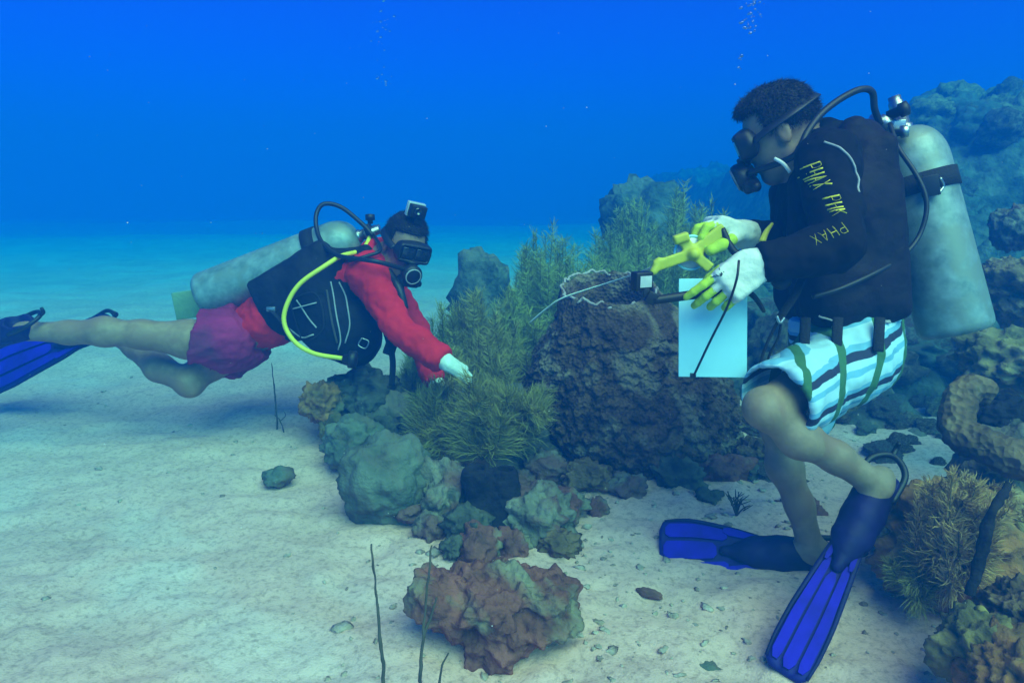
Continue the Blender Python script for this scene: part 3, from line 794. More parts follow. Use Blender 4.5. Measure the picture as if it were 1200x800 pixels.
HS = .92
m_fin_m = mat('fin_blade', (.012, .004, .17), (.008, .003, .09), scale=12, rough=.6, spec=.2)
def head_axes(f, up):
    f = nrm(f); u = nrm(np.asarray(up, float) - f * np.dot(up, f)); l = np.cross(u, f)
    return f, l, u
def body_sdf(J, big=1.0):
    s = Sdf()
    c, p, nb = J['chest'], J['pelvis'], J['neck']
    R = J['R']
    s.ell(c, (.118, .165, .19), R, k=.05).ell((c + p) / 2, (.105, .145, .17), R, k=.05).ell(p, (.115, .162, .125), R, k=.05)
    s.cone(nb, J['sL'], .058, .062, k=.04).cone(nb, J['sR'], .058, .062, k=.04)
    for a in 'LR':
        sh_, el, wr = J['s' + a], J['e' + a], J['w' + a]
        s.cone(sh_, el, .058, .043, k=.03)
        m = el + (wr - el) * .3
        s.chain([el, m, wr], [.042, .044, .029], k=.015)
        hd = J.get('hd' + a, nrm(wr - el))
        s.cone(wr, wr + hd * .045, .022, .010, k=.01)
        lg = J.get('leg', 1.0)
        h, kn, an = J['h' + a], J['k' + a], J['a' + a]
        s.cone(h, h + (kn - h) * .45, .086 * lg, .076 * lg, k=.04).cone(h + (kn - h) * .45, kn, .076 * lg, .054 * lg, k=.03)
        s.ell(kn + nrm((kn - h) + (kn - an)) * .012, (.046 * lg, .046 * lg, .046 * lg), k=.03)
        back = nrm(np.cross(np.cross(an - kn, kn - h), an - kn)) if np.linalg.norm(np.cross(nrm(an - kn), nrm(kn - h))) > .1 else J['calfdir']
        cm = kn + (an - kn) * .30 + back * .016
        s.chain([kn, cm, kn + (an - kn) * .62, an], [.050 * lg, .056 * lg, .044 * lg, .033], k=.03)
        kf = nrm((kn - h) + (kn - an)); s.ell(kn + kf * .040 * lg, (.024 * lg, .024 * lg, .028 * lg), k=.016); s.cone(kn + (an - kn) * .12 + kf * .030 * lg, kn + (an - kn) * .75 + kf * .014, .016 * lg, .014, k=.016)
        tdir = J['toe' + a]
        s.cone(an - tdir * .025, an + tdir * .15, .027, .021, k=.025)
    f, l, u = J['hf'], J['hl'], J['hu']; hc = J['head']
    H = lambda a, b, cc: hc + (f * a + l * b + u * cc) * HS
    RH = np.stack([f, l, u], 1)
    s.cone(H(-.025, 0, -.06), nb, .055, .062, k=.03)
    s.ell(H(-.01, 0, .03), np.array((.098, .076, .092)) * HS, RH, k=.02)
    s.ell(H(.032, 0, -.035), np.array((.062, .059, .088)) * HS, RH, k=.03)
    for b in (-1, 1):
        s.cone(H(0, .047 * b, -.07), H(.062, .006 * b, -.104), .022, .021, k=.02)
        s.ell(H(-.004, .079 * b, -.008), np.array((.019, .009, .032)) * HS, RH, k=.006)
        s.ell(H(-.002, .088 * b, -.004), np.array((.009, .004, .016)) * HS, RH, k=.004, sub=True)
        s.ell(H(.088, .033 * b, .004), np.array((.010, .017, .011)) * HS, RH, k=.008, sub=True)
        s.ell(H(.076, .033 * b, .003), np.array((.013, .013, .011)) * HS, RH, k=.004)
    s.cone(H(.090, 0, .005), H(.110, 0, -.034), .009, .014, k=.012)
    s.ell(H(.080, 0, .024), np.array((.013, .048, .011)) * HS, RH, k=.012)
    s.ell(H(.085, 0, -.060), np.array((.012, .024, .007)) * HS, RH, k=.008).ell(H(.083, 0, -.075), np.array((.012, .021, .008)) * HS, RH, k=.006)
    return s
def cut_beyond(s, p, d, r=.16):
    """Flat cut: remove what lies beyond point p in direction d."""
    d = nrm(d); R = frame(d, [0, 0, 1] if abs(d[2]) < .9 else [1, 0, 0])
    s.box(p + d * .15, (.15, r, r), R, rnd=0, k=.002, sub=True)
def guard_sdf(J, t=.008, waist=1.0):
    s = Sdf(); R = J['R']; c, p, nb = J['chest'], J['pelvis'], J['neck']
    s.ell(c, (.118 + t, .165 + t, .19 + t), R, k=.05).ell((c + p) / 2, (.105 + t, .145 + t, .17 + t), R, k=.05).ell(p, (.110 + t, .155 + t, .10 + t), R, k=.05)
    s.cone(nb, J['sL'], .058 + t, .064 + t, k=.04).cone(nb, J['sR'], .058 + t, .064 + t, k=.04)
    cut_beyond(s, p - J['R'][:, 2] * .02, -J['R'][:, 2], .3)
    for a in 'LR':
        sh_, el, wr = J['s' + a], J['e' + a], J['w' + a]
        s.cone(sh_, el, .060 + t, .046 + t, k=.03)
        m = el + (wr - el) * .3
        s.chain([el, m, wr], [.046 + t, .047 + t, .033 + t], k=.015)
        cut_beyond(s, wr - nrm(wr - m) * .012, wr - m, .06)
    s.cone(nb, J['head'] + (nb - J['head']) * .45, .064 + t, .056 + t, k=.02)
    cut_beyond(s, nb + (J['head'] - nb) * .38, J['head'] - nb, .07)
    return s
def shorts_sdf(J, frac, t=.012, flare=.028):
    s = Sdf(); R = J['R']; p = J['pelvis']
    s.ell(p, (.117 + t, .165 + t, .13 + t), R, k=.05)
    up = R[:, 2]
    s.ell(p + up * .07, (.107 + t, .150 + t, .09), R, k=.05)
    cut_beyond(s, p + up * .095, up, .3)
    for a in 'LR':
        h, kn = J['h' + a], J['k' + a]; e = h + (kn - h) * frac
        s.cone(h, e, .092 + t, .078 + t + flare, k=.035)
    for a in 'LR':
        h, kn = J['h' + a], J['k' + a]; e = h + (kn - h) * frac; d = nrm(kn - h)
        cut_beyond(s, e, d, .13)
        s.cone(e - d * .06, e + d * .06, .078, .078 + t * .6 + flare * .75, k=.004, sub=True)
    return s

def hand(s_back, s_fing, wr, d, n, th, curls, scale=1.0, rad=.0088, thumb=(.7, .6, .35), fore=None):
    """Glove: cuff, palm and five jointed fingers. d to the fingertips, n the palm side, th the thumb side."""
    d = nrm(d); n = nrm(n - d * np.dot(n, d)); th = nrm(th - d * np.dot(th, d) - n * np.dot(th, n))
    S = scale; R = np.stack([d, th, n], 1)
    fo = d if fore is None else nrm(fore)
    s_back.cone(wr - fo * .035, wr, .034, .030 * S, k=.01)
    s_back.box(wr + d * .048 * S, (.036 * S, .032 * S, .007 * S), R, rnd=.012 * S, k=.02)
    s_back.cone(wr, wr + d * .03 * S, .029 * S, .022 * S, k=.02)
    offs = [.033, .011, -.011, -.032]; lens = [.94, 1.05, 1.0, .78]
    for i in range(4):
        p = wr + (d * (.088 - .006 * abs(i - 1)) + th * offs[i]) * S
        ang = 0; fan = th * (offs[i] * 1.6)
        pts = [p - d * .02 * S, p]; rs = [rad * S * 1.15, rad * S * 1.1]
        for j, (a, ln) in enumerate(zip(curls[i], (.044, .028, .022))):
            ang += a
            p = p + nrm(d * math.cos(ang) + n * math.sin(ang) + fan) * ln * lens[i] * S
            pts.append(p); rs.append(rad * S * (1 - .09 * j))
        s_back.chain(pts[:3], rs[:3], k=.004)
        s_fing.chain([pts[1] * .55 + pts[2] * .45] + pts[2:], [rs[2] + .0011] + [r + .0011 for r in rs[2:]], k=.003)
    p = wr + (d * .028 + th * .028 + n * .006) * S
    pts = [p]; rs = [.0165 * S]
    a_, b_, c_ = thumb
    for j, ln in enumerate((.042, .034, .026)):
        v = nrm(th * (a_ - .22 * j) + d * (b_ + .12 * j) + n * (c_ + .1 * j)); p = p + v * ln * S; pts.append(p); rs.append((.0135 - .001 * j) * S)
    s_back.chain(pts[:2], rs[:2], k=.01)
    s_fing.chain(pts[1:], [r + .001 for r in rs[1:]], k=.004)
    return s_back, s_fing
def glove(parent, label, *a, tips=None, **k):
    sb, sf = hand(Sdf(), Sdf(), *a, **k)
    V, Fc = sb.mesh(.0032); V = wrinkle(relax(V, Fc, 1), Fc, .0014, 55, 3)
    g = mk('glove', V, Fc, m_glove, parent); g['label'] = label
    V, Fc = sf.mesh(.0030)
    mk('fingertips', relax(V, Fc, 1), Fc, tips or m_lime, g)
    return g

def tufts(V, Fc, n, ln, seed):
    """The cap plus short locks standing off it."""
    g = np.random.default_rng(seed); N = vnormals(V, Fc); idx = g.integers(0, len(V), n)
    P0 = V[idx]; D = N[idx] * .42 + g.normal(0, .22, (n, 3)) + np.array([.3, 0, -.35]); D /= np.linalg.norm(D, axis=1)[:, None]
    W = np.cross(D, g.normal(0, 1, (n, 3))); W /= np.linalg.norm(W, axis=1)[:, None] + 1e-9
    L = ln * g.uniform(.5, 1.3, (n, 1))
    T = np.stack([P0 - W * .0008, P0 + W * .0008, P0 + D * L], 1).reshape(-1, 3)
    k = len(V)
    return np.concatenate([V, T]), Fc.tolist() + (np.arange(3 * n).reshape(-1, 3) + k).tolist()
def lathe_part(name, a, b, prof, m, parent, seg=40):
    return mk(name, *lathe(a, b, prof, seg), m, parent)
def tank(bottom, top, label, band_at, R_=.092, axis_back=None):
    """Scuba cylinder; bottom and top are ends of the painted body."""
    bottom = np.asarray(bottom); top = np.asarray(top); L = np.linalg.norm(top - bottom); w = nrm(top - bottom)
    t = thing('scuba_tank', bottom, label, 'scuba tank')
    pr = [(0, .002), (0.002, R_ * .6), (.006, R_ * .88), (.018, R_ * .985), (.03, R_), (L - .10, R_)]
    for a in np.linspace(0, 1, 10)[1:]:
        pr.append((L - .10 + .10 * math.sin(a * math.pi / 2), R_ * (.26 + .74 * math.cos(a * math.pi / 2))))
    cyl = lathe_part('cylinder', bottom, top, pr, m_tank, t, 56)
    lathe_part('neck', top - w * .01, top + w, [(0, .026), (.02, .026), (.022, .021), (.045, .021)], m_chrome, t, 24)
    lathe_part('valve', top + w * .03, top + w, [(0, .019), (.045, .019), (.05, .016), (.062, .016)], m_chrome, t, 20)
    for x in band_at:
        b0 = bottom + w * (x * L)
        lathe_part('band', b0, top, [(0, R_ + .001), (.0005, R_ + .006), (.05, R_ + .006), (.0505, R_ + .001)], m_web, t, 48)
    return t, w
def fin(heel, tip, top, label, group, L_blade=None, name='swim_fin', strap=True, wscale=1.0):
    """Open-heel fin from the heel to the blade tip; top is the upper side."""
    heel = np.asarray(heel, float); tip = np.asarray(tip, float); L = np.linalg.norm(tip - heel); R = frame(tip - heel, top)
    W = lambda x, y, z: heel + R @ np.array([x, y, z])
    t = thing(name, heel, label, 'fin', group)
    s = Sdf()
    s.box(W(.10, 0, .004), (.085, .028, .010), R, rnd=.014, k=.03)
    s.cone(W(.025, 0, .036), W(.13, 0, .026), .042, .036, k=.03).cone(W(.13, 0, .026), W(.21, 0, .012), .036, .024, k=.03).cone(W(.20, 0, .010), W(.27, 0, .004), .032, .014, k=.03)
    s.cone(W(-.06, 0, .075), W(.035, 0, .06), .036, .033, k=.01, sub=True)
    V, Fc = s.mesh(.006); mk('foot_pocket', wrinkle(relax(V, Fc, 1), Fc, .002, 30), Fc, m_fin_d, t)
    x0, x1 = .17, L
    xs = np.linspace(x0, x1, 30); V = []; hw = []
    for x in xs:
        q = (x - x0) / (x1 - x0)
        w_ = (.050 + .055 * min(1, q * 1.5) ** .8) * wscale * (1 if q < .93 else (1 - ((q - .93) / .07) ** 2 * .35)); hw.append(w_)
        bend = -.035 * q * q
        for y in np.linspace(-1, 1, 13):
            zz = .004 * math.cos(y * math.pi * 3)
            V.append(W(x, y * w_, bend + zz * .6 + .003))
        for y in np.linspace(1, -1, 13):
            V.append(W(x, y * w_, bend - .004))
    Fc = []
    for i in range(len(xs) - 1):
        for k in range(26): Fc.append([i * 26 + k, (i + 1) * 26 + k, (i + 1) * 26 + (k + 1) % 26, i * 26 + (k + 1) % 26])
    Fc.append(list(range(26))); Fc.append([(len(xs) - 1) * 26 + k for k in range(26)][::-1])
    bl = mk('blade', np.array(V), Fc, m_fin_m, t)
    bend = lambda x: -.035 * ((x - x0) / (x1 - x0)) ** 2
    hwf = lambda x: np.interp(x, xs, hw)
    for sy in (-1, 1):
        mk('rail', *tube([W(x, sy * hwf(x) * .985, bend(x)) for x in np.linspace(.06, x1 - .015, 12)], [.005, .008, .006, .004], 10, 3), m_fin_d, t)
    def strip(y0, y1, xa, xb, z=.0075):
        Vs, Fs = [], []
        X = np.linspace(xa, xb, 16)
        for side in (1, -1):
            for x in X:
                e = 1 - .5 * max(0, (abs((x - xa) / (xb - xa) - .5) - .42) / .08) ** 2
                ym = (y0 + y1) / 2; hh = (y1 - y0) / 2 * e
                base_ = bend(x) + .003
                Vs += [W(x, (ym - hh) * hwf(x), base_ + side * z), W(x, (ym + hh) * hwf(x), base_ + side * z)]
        n = len(X)
        for side in (0, 1):
            for i in range(n - 1):
                b0 = side * 2 * n + 2 * i; q = [b0, b0 + 2, b0 + 3, b0 + 1]; Fs.append(q if side == 0 else q[::-1])
        for i in range(n - 1):
            for e in (0, 1):
                a, b = 2 * i + e, 2 * n + 2 * i + e; q = [a, b, b + 2, a + 2]; Fs.append(q if e == 0 else q[::-1])
        mk('blue_panel', np.array(Vs), Fs, m_fin_b, bl, flat=True)
    strip(-.84, -.40, x0 + .09, x1 - .016); strip(-.28, .28, x0 + .12, x1 - .010); strip(.40, .84, x0 + .09, x1 - .016)
    strip(-.95, -.62, .06, x0 + .10, .012); strip(.62, .95, .06, x0 + .10, .012)
    strip(-.2, .2, .05, .2, .034)
    if strap:
        mk('heel_strap', *tube([W(.06, .043, .03), W(-.02, .042, .045), W(-.056, 0, .05), W(-.02, -.042, .045), W(.06, -.043, .03)], .008, 8, 8), m_rubber, t)
        mk('pull_tab', *tube([W(-.056, 0, .05), W(-.075, 0, .06), W(-.08, 0, .078)], [.008, .007, .006], 8, 6), m_rubber, t)
    return t
def mask(J, label):
    f, l, u, hc = J['hf'], J['hl'], J['hu'], J['head']
    H = lambda a, b, c: hc + (f * a + l * b + u * c) * HS
    RH = np.stack([f, l, u], 1)
    t = thing('dive_mask', H(.1, 0, 0), label, 'mask')
    s = Sdf().ell(H(.088, 0, .006), (.036, .076, .043), RH, k=.01).box(H(.100, 0, .007), (.010, .050, .022), RH, rnd=.014, k=.012).ell(H(.112, 0, -.030), (.020, .018, .024), RH, k=.016)
    s.box(H(.148, 0, .009), (.024, .050, .019), RH, rnd=.006, k=.004, sub=True)
    s.ell(H(.045, 0, -.02), (.055, .056, .075), RH, k=.004, sub=True)
    V, Fc = s.mesh(.004); mk('skirt', relax(V, Fc, 1), Fc, m_rubber, t)
    for b in (-1, 1):
        mk('lens', *boxv(H(.1205, b * .029, .009), (.002, .024, .020), RH, bev=.9), m_glass, t)
    ring = [H(.075 - .0, .078, .008), H(.02, .090, .022), H(-.05, .084, .035), H(-.115, .03, .048), H(-.115, -.03, .048), H(-.05, -.084, .035), H(.02, -.090, .022), H(.075, -.078, .008)]
    mk('strap', *tube(ring, .013, 8, 8, squash=.3, ref=np.cross(l, u)), m_rubber, t)
    return t
def second_stage(J, t, m=None):
    f, l, u, hc = J['hf'], J['hl'], J['hu'], J['head']
    H = lambda a, b, c: hc + (f * a + l * b + u * c) * HS
    o = lathe_part('second_stage', H(.098, 0, -.068), H(.2, 0, -.075), [(0, .016), (.015, .020), (.018, .036), (.042, .039), (.052, .036), (.058, .024), (.06, .004)], m_rubber, t, 32)
    s = Sdf().box(H(.125, 0, -.104), (.014, .030, .010), np.stack([f, l, u], 1), rnd=.008, k=.01).cone(H(.125, 0, -.09), H(.115, .05, -.112), .012, .014, k=.01).cone(H(.125, 0, -.09), H(.115, -.05, -.112), .012, .014, k=.01)
    mk('exhaust_tee', *s.mesh(.005), m_rubber, t)
    lathe_part('purge_ring', H(.152, 0, -.071), H(.2, 0, -.074), [(0, .030), (.008, .030), (.009, .026), (.0005, .026)], m_greyline, t, 28)
    return H(.12, -.036, -.068), H(.12, .036, -.068)

# ================================================================== diver in red, swimming on the left
J = {}
J['pelvis'] = P(272, 400, 2.78); J['neck'] = P(440, 303, 2.75)
u_ = nrm(J['neck'] - J['pelvis']); J['chest'] = J['pelvis'] + u_ * .40
lft = np.array([.05, 1, -.05]); f_ = nrm(np.cross(lft, u_)); lft = np.cross(u_, f_)
J['R'] = np.stack([f_, lft, u_], 1)
J['sR'] = P(430, 322, 2.60); J['sL'] = P(446, 320, 2.93)
J['eR'] = P(470, 388, 2.50); J['wR'] = P(523, 424, 2.44)
J['eL'] = P(486, 385, 2.86); J['wL'] = P(512, 450, 2.72)
J['hR'] = P(266, 402, 2.68); J['hL'] = P(268, 404, 2.87)
J['kR'] = P(166, 392, 2.62); J['aR'] = P(28, 388, 2.60)
J['kL'] = P(222, 448, 2.72); J['aL'] = P(122, 384, 2.92)
J['toeR'] = nrm(P(-60, 408, 2.60) - J['aR']); J['toeL'] = nrm(P(40, 420, 2.95) - J['aL'])
J['calfdir'] = np.array([0, 0, 1.0])
J['head'] = P(474, 288, 2.66)
J['hf'], J['hl'], J['hu'] = head_axes((.45, -.85, -.26), (.25, .0, 1))
J['hdR'] = nrm(P(546, 438, 2.46) - J['wR']); J['hdL'] = nrm(P(525, 470, 2.70) - J['wL'])
JL = J; J['leg'] = .92
red = thing('person', J['pelvis'], 'diver in red long sleeved top and magenta shorts swimming face down, arms reaching', 'person')
V, Fc = body_sdf(J).mesh(.006); mk('body', relax(V, Fc, 1), Fc, m_skin, red)
V, Fc = guard_sdf(J).mesh(.007); V = wrinkle(relax(V, Fc, 1), Fc, .008, 20, 4, (1, .6, 1)); o = mk('rash_guard', wrinkle(V, Fc, .0035, 48, 14), Fc, m_red, red); o['label'] = 'bright red long sleeved rash guard'
V, Fc = shorts_sdf(J, .36).mesh(.007); V = wrinkle(relax(V, Fc, 1), Fc, .016, 16, 5, (.3, 1, 1)); o = mk('swim_shorts', wrinkle(V, Fc, .004, 40, 6, (.4, 1, 1)), Fc, m_maroon, red); o['label'] = 'loose magenta swim shorts'
f, l, u, hc = J['hf'], J['hl'], J['hu'], J['head']
RH = np.stack([f, l, u], 1)
s = Sdf().ell(hc - f * .012 + u * .034, (.098, .078, .090), RH, k=.01).box(hc + f * .12 - u * .03, (.085, .12, .085), RH, rnd=.01, k=.01, sub=True).box(hc - u * .14, (.2, .2, .07), RH, rnd=.01, k=.01, sub=True)
V, Fc = s.mesh(.005); mk('hair', *tufts(wrinkle(V, Fc, .004, 40, 8), Fc, 7000, .013, 32), m_hair, red)
fl = [(.2, .35, .3)] * 4
glove(red, 'pale glove of the near hand', J['wR'], J['hdR'], np.array([0, .2, -1.]), np.array([.2, 1, .2]), [(.35, .5, .4), (.4, .5, .4), (.45, .5, .4), (.5, .5, .4)], tips=m_cuff, scale=.86, fore=J['wR'] - J['eR'])
glove(red, 'pale glove of the far hand', J['wL'], J['hdL'], np.array([-.5, -.5, -.6]), np.array([.2, -1, .2]), [(.35, .5, .4), (.4, .5, .4), (.45, .5, .4), (.5, .5, .4)], tips=m_cuff, scale=.86, fore=J['wL'] - J['eL'])

mask(J, 'black dive mask on the face of the red diver')
# tank on the back
tk, w = tank(P(236, 348, 2.79), P(420, 277, 2.76), 'grey scuba tank lying along the red diver\'s back', [.70])
c = P(384, 286, 2.70)
mk('buckle', *boxv(c, (.022, .012, .02), frame(w, [0, 0, 1])), m_rubber, tk)
mk('buckle_ring', *tube([c + np.array([-.03, -.012, -.01]), c + np.array([-.02, -.02, -.035]), c + np.array([.02, -.02, -.03]), c + np.array([.035, -.012, .0])], .006, 8, 8), m_chrome, tk)
# regulator set
rg = thing('regulator', P(432, 268, 2.74), 'red diver\'s regulator with black hoses and yellow spare hose', 'regulator')
fs = P(436, 272, 2.74)
mk('first_stage', *lathe(fs - w * .03, fs + w, [(0, .012), (.006, .024), (.03, .026), (.034, .018), (.06, .018), (.064, .008)], 20), m_chrome, rg)
mk('yoke', *boxv(fs - w * .012 + np.array([0, 0, .01]), (.012, .03, .026), frame(w, [0, 0, 1])), m_rubber, rg)
mk('knob', *lathe(P(434, 262, 2.74), P(433, 240, 2.74), [(0, .010), (.012, .010), (.014, .018), (.034, .018), (.036, .006)], 18), m_rubber, rg)
mL, mR = second_stage(J, rg)
mk('hose', *tube([P(437, 276, 2.70), P(424, 262, 2.70), P(400, 243, 2.70), P(380, 239, 2.69), P(371, 250, 2.68), P(371, 268, 2.66), P(378, 285, 2.62), P(395, 299, 2.56), P(425, 304, 2.50), P(448, 308, 2.50), mR], .0085, 10, 8), m_rubber, rg)
mk('hose', *tube([fs, P(425, 292, 2.66), P(400, 300, 2.58), P(380, 312, 2.54), P(352, 332, 2.52), P(337, 355, 2.52), P(333, 378, 2.52), P(345, 400, 2.52), P(368, 414, 2.53), P(402, 420, 2.55)], .0085, 10, 8), m_hose_y, rg)
mk('octopus', *lathe(P(402, 420, 2.55), P(440, 424, 2.55), [(0, .014), (.02, .020), (.022, .032), (.046, .032), (.05, .02)], 22), m_rubber, rg)
mk('hose', *tube([fs, P(446, 292, 2.58), P(430, 300, 2.54), P(408, 306, 2.53)], .007, 8, 8), m_rubber, rg)
# buoyancy vest
bc = thing('buoyancy_vest', J['chest'], 'black buoyancy vest with grey piping round the red diver\'s chest', 'dive vest')
s = Sdf(); R = J['R']; c = J['chest']
s.ell(c - u_ * .02 - f_ * .02, (.128, .186, .19), R, k=.05).ell(c - u_ * .14, (.128, .172, .13), R, k=.05)
s.box(c - f_ * .105 - u_ * .04, (.02, .11, .15), R, rnd=.03, k=.05)
s.ell(P(392, 384, 2.66), (.13, .08, .12), k=.07).ell(P(420, 392, 2.70), (.085, .09, .11), k=.07).ell(P(420, 392, 2.86), (.085, .09, .11), k=.07).ell(P(372, 345, 2.70), (.13, .10, .13), k=.06)
for b in (-1, 1):
    s.chain([c - f_ * .10 + lft * .10 * b + u_ * .10, J['neck'] + lft * .10 * b - f_ * .035, c + lft * .11 * b + f_ * .10 + u_ * .08, c + lft * .12 * b + f_ * .10 - u_ * .08], [.030, .026, .026, .04], k=.02)
cut_beyond(s, c - u_ * .195, -u_, .4)
for a in 'LR': s.cone(J['s' + a] + (J['e' + a] - J['s' + a]) * .12 + u_ * .03, J['e' + a] + u_ * .02, .066, .062, k=.01, sub=True)
V, Fc = s.mesh(.0075)
V = wrinkle(relax(V, Fc, 2), Fc, .010, 7, 9); V = wrinkle(V, Fc, .003, 22, 10)
mk('jacket', V, Fc, m_vest, bc)
tree = BVHTree.FromPolygons(V.tolist(), Fc.tolist())
def project(pts, tr, d, off=.004):
    """Drop points along d on to a surface."""
    out = []
    for p in pts:
        h = tr.ray_cast(Vector(p - d * .5), Vector(d))
        if h[0] is None: h = tr.find_nearest(Vector(p))
        out.append(np.array(h[0]) - d * off)
    return np.array(out)
def pipe_on(pxs, tr, d, r, name, m, parent, dirv=F_AX, squash=1.0):
    pts = project(spline([P(x, y, d) for x, y in pxs], 8), tr, dirv, r * .5)
    return mk(name, *tube(pts, r, 6, raw=True, squash=squash), m, parent)
for pl in ([(388, 330), (394, 360), (400, 395), (396, 410)], [(396, 330), (406, 352), (411, 380), (405, 402)], [(350, 352), (362, 372), (372, 384)], [(330, 380), (350, 395), (368, 392)]):
    pipe_on(pl, tree, 2.6, .003, 'piping', m_greyline, bc)
pipe_on([(342, 352), (372, 345), (380, 385), (352, 398), (342, 352)], tree, 2.6, .0035, 'pocket_seam', m_web, bc)
pipe_on([(345, 362), (373, 355)], tree, 2.6, .006, 'pocket_flap', m_greyline, bc, squash=.4)
pipe_on([(384, 340), (390, 372), (396, 402)], tree, 2.6, .007, 'zip', mat('zip', (.10, .10, .09), scale=80, bump=1, bscale=300), bc, squash=.5)
mk('ring', *tube([P(424, 396, 2.575), P(420, 404, 2.575), P(428, 408, 2.575), P(432, 400, 2.575), P(424, 396, 2.575)], .0028, 6, 8), m_chrome, bc)
mk('waist_strap', *tube([P(308, 362, 2.62), P(320, 366, 2.56), P(345, 395, 2.55)], .008, 8, 8, squash=.3), m_web, bc)
mk('clip', *boxv(P(318, 362, 2.575), (.016, .008, .008)), m_chrome, bc)
mk('hanging_strap', *tube([P(452, 388, 2.60), P(460, 420, 2.58), P(459, 452, 2.58)], .012, 8, 8, squash=.25), m_web, bc)
mk('hanging_strap', *tube([P(466, 330, 2.60), P(468, 360, 2.58), P(462, 392, 2.58), P(455, 415, 2.6)], .022, 8, 8, squash=.35), m_web, bc)
mk('inflator', *tube([P(455, 318, 2.60), P(468, 340, 2.56), P(474, 362, 2.56)], .016, 10, 8), m_rubber, bc)
# camera on the mask strap
hc = J['head']; H = lambda a, b, cc: hc + J['hf'] * a + J['hl'] * b + J['hu'] * cc
gp = thing('action_camera', H(.06, 0, .12), 'small action camera mounted on top of the red diver\'s head', 'camera')
mk('housing', *boxv(H(.05, -.01, .150), (.016, .030, .022), RH), m_rubber, gp)
mk('case', *boxv(H(.028, -.01, .150), (.010, .033, .026), RH), mat('clear_case', (.5, .55, .55), scale=20, rough=.25), gp)
mk('lens', *lathe(H(.064, -.016, .154), H(.2, -.016, .154), [(0, .014), (.010, .014), (.011, .010), (.004, .009)], 20), m_glass, gp)
mk('mount', *boxv(H(.045, 0, .118), (.014, .014, .014), RH), m_rubber, gp)
# fins
fin(P(40, 386, 2.60), P(-130, 428, 2.62), (0, -.5, 1), 'fin leaving the left edge of the picture on the straight leg', 'fins of the red diver', wscale=.9)
fin(J['aL'] + np.array([.035, 0, .012]), P(-28, 440, 3.02), (.25, -.75, .6), 'bright blue fin behind the straight leg of the red diver', 'fins of the red diver', wscale=1.0)
# translucent looking flap at the tank's lower end
Rg = frame(P(235, 345, 2.8) - P(200, 352, 2.8), [0, -.3, 1])
V, Fc = boxv(P(219, 357, 2.86), (.052, .006, .055), frame([1, 0, .15], [0, .1, 1]), bev=.5)
tag(mk('green_flap', V, Fc, mat('dull_green', (.20, .30, .16), (.15, .24, .13), scale=18, bump=.3)), 'dull green flap sticking out below the lying tank', 'flap')

# ================================================================== diver in black, kneeling on the right
J = {}
J['pelvis'] = P(988, 408, 1.90); J['neck'] = P(964, 176, 1.86); J['leg'] = .76
u_ = nrm(J['neck'] - J['pelvis']); J['chest'] = J['pelvis'] + u_ * .36
f_ = nrm(np.array([-1, .12, 0.0]) - u_ * np.dot([-1, .12, 0], u_)); lft = np.cross(u_, f_)
J['R'] = np.stack([f_, lft, u_], 1)
J['sL'] = P(971, 190, 1.69); J['sR'] = P(964, 196, 2.03)
J['eL'] = P(985, 288, 1.58); J['wL'] = P(886, 309, 1.60)
J['eR'] = P(938, 292, 1.98); J['wR'] = P(874, 275, 1.85)
J['hL'] = P(996, 420, 1.81); J['hR'] = P(988, 420, 1.99)
J['kL'] = P(897, 478, 1.60); J['aL'] = P(1008, 566, 1.76)
J['kR'] = P(912, 498, 1.86); J['aR'] = P(948, 636, 1.96)
J['toeL'] = nrm(P(960, 700, 1.58) - P(1030, 575, 1.75)); J['toeR'] = nrm(P(860, 655, 2.05) - P(945, 655, 1.96))
J['calfdir'] = np.array([1.0, 0, 0])
def in_fin(a, heel, tip, top, x=.05, z=.052):
    R_ = frame(tip - heel, top); J['a' + a] = heel + R_ @ np.array([x, 0, z]); J['toe' + a] = nrm(nrm(tip - heel) * .97 - R_[:, 2] * .26)
FIN_A = (P(1030, 566, 1.745), P(921, 782, 1.47), (-.35, -.75, .55)); FIN_B = (P(968, 655, 1.93), P(774, 640, 1.985), (.1, -.72, .75))
in_fin('L', *FIN_A); in_fin('R', *FIN_B)
J['head'] = P(913, 155, 1.86)
J['hf'], J['hl'], J['hu'] = head_axes((-.82, .22, -.42), (0, 0, 1))
J['hdL'] = nrm(P(846, 340, 1.59) - J['wL']); J['hdR'] = nrm(P(842, 264, 1.83) - J['wR'])
JR = J
blk = thing('person', J['pelvis'] - [0, 0, .4], 'diver in black lettered top and striped shorts kneeling upright at right, holding survey tools', 'person')
V, Fc = body_sdf(J).mesh(.0055); mk('body', relax(V, Fc, 1), Fc, m_skin_b, blk)
V, Fc = guard_sdf(J).mesh(.006); Vg = wrinkle(wrinkle(relax(V, Fc, 1), Fc, .007, 18, 4), Fc, .0025, 45, 14); o = mk('rash_guard', Vg, Fc, m_black_shirt, blk); o['label'] = 'black long sleeved rash guard with yellow lettering'
def seg_d(p, a, b):
    t_ = np.clip(((p - a) @ (b - a)) / ((b - a) @ (b - a)), 0, 1); return np.linalg.norm(p - a - t_[:, None] * (b - a), axis=1)
fcn = Vg[Fc].mean(1); near = np.minimum(seg_d(fcn, J['sL'], J['eL']), seg_d(fcn, J['eL'], J['wL'])) < .095
sleeve_tree = BVHTree.FromPolygons(Vg.tolist(), Fc[near].tolist())
rash = o
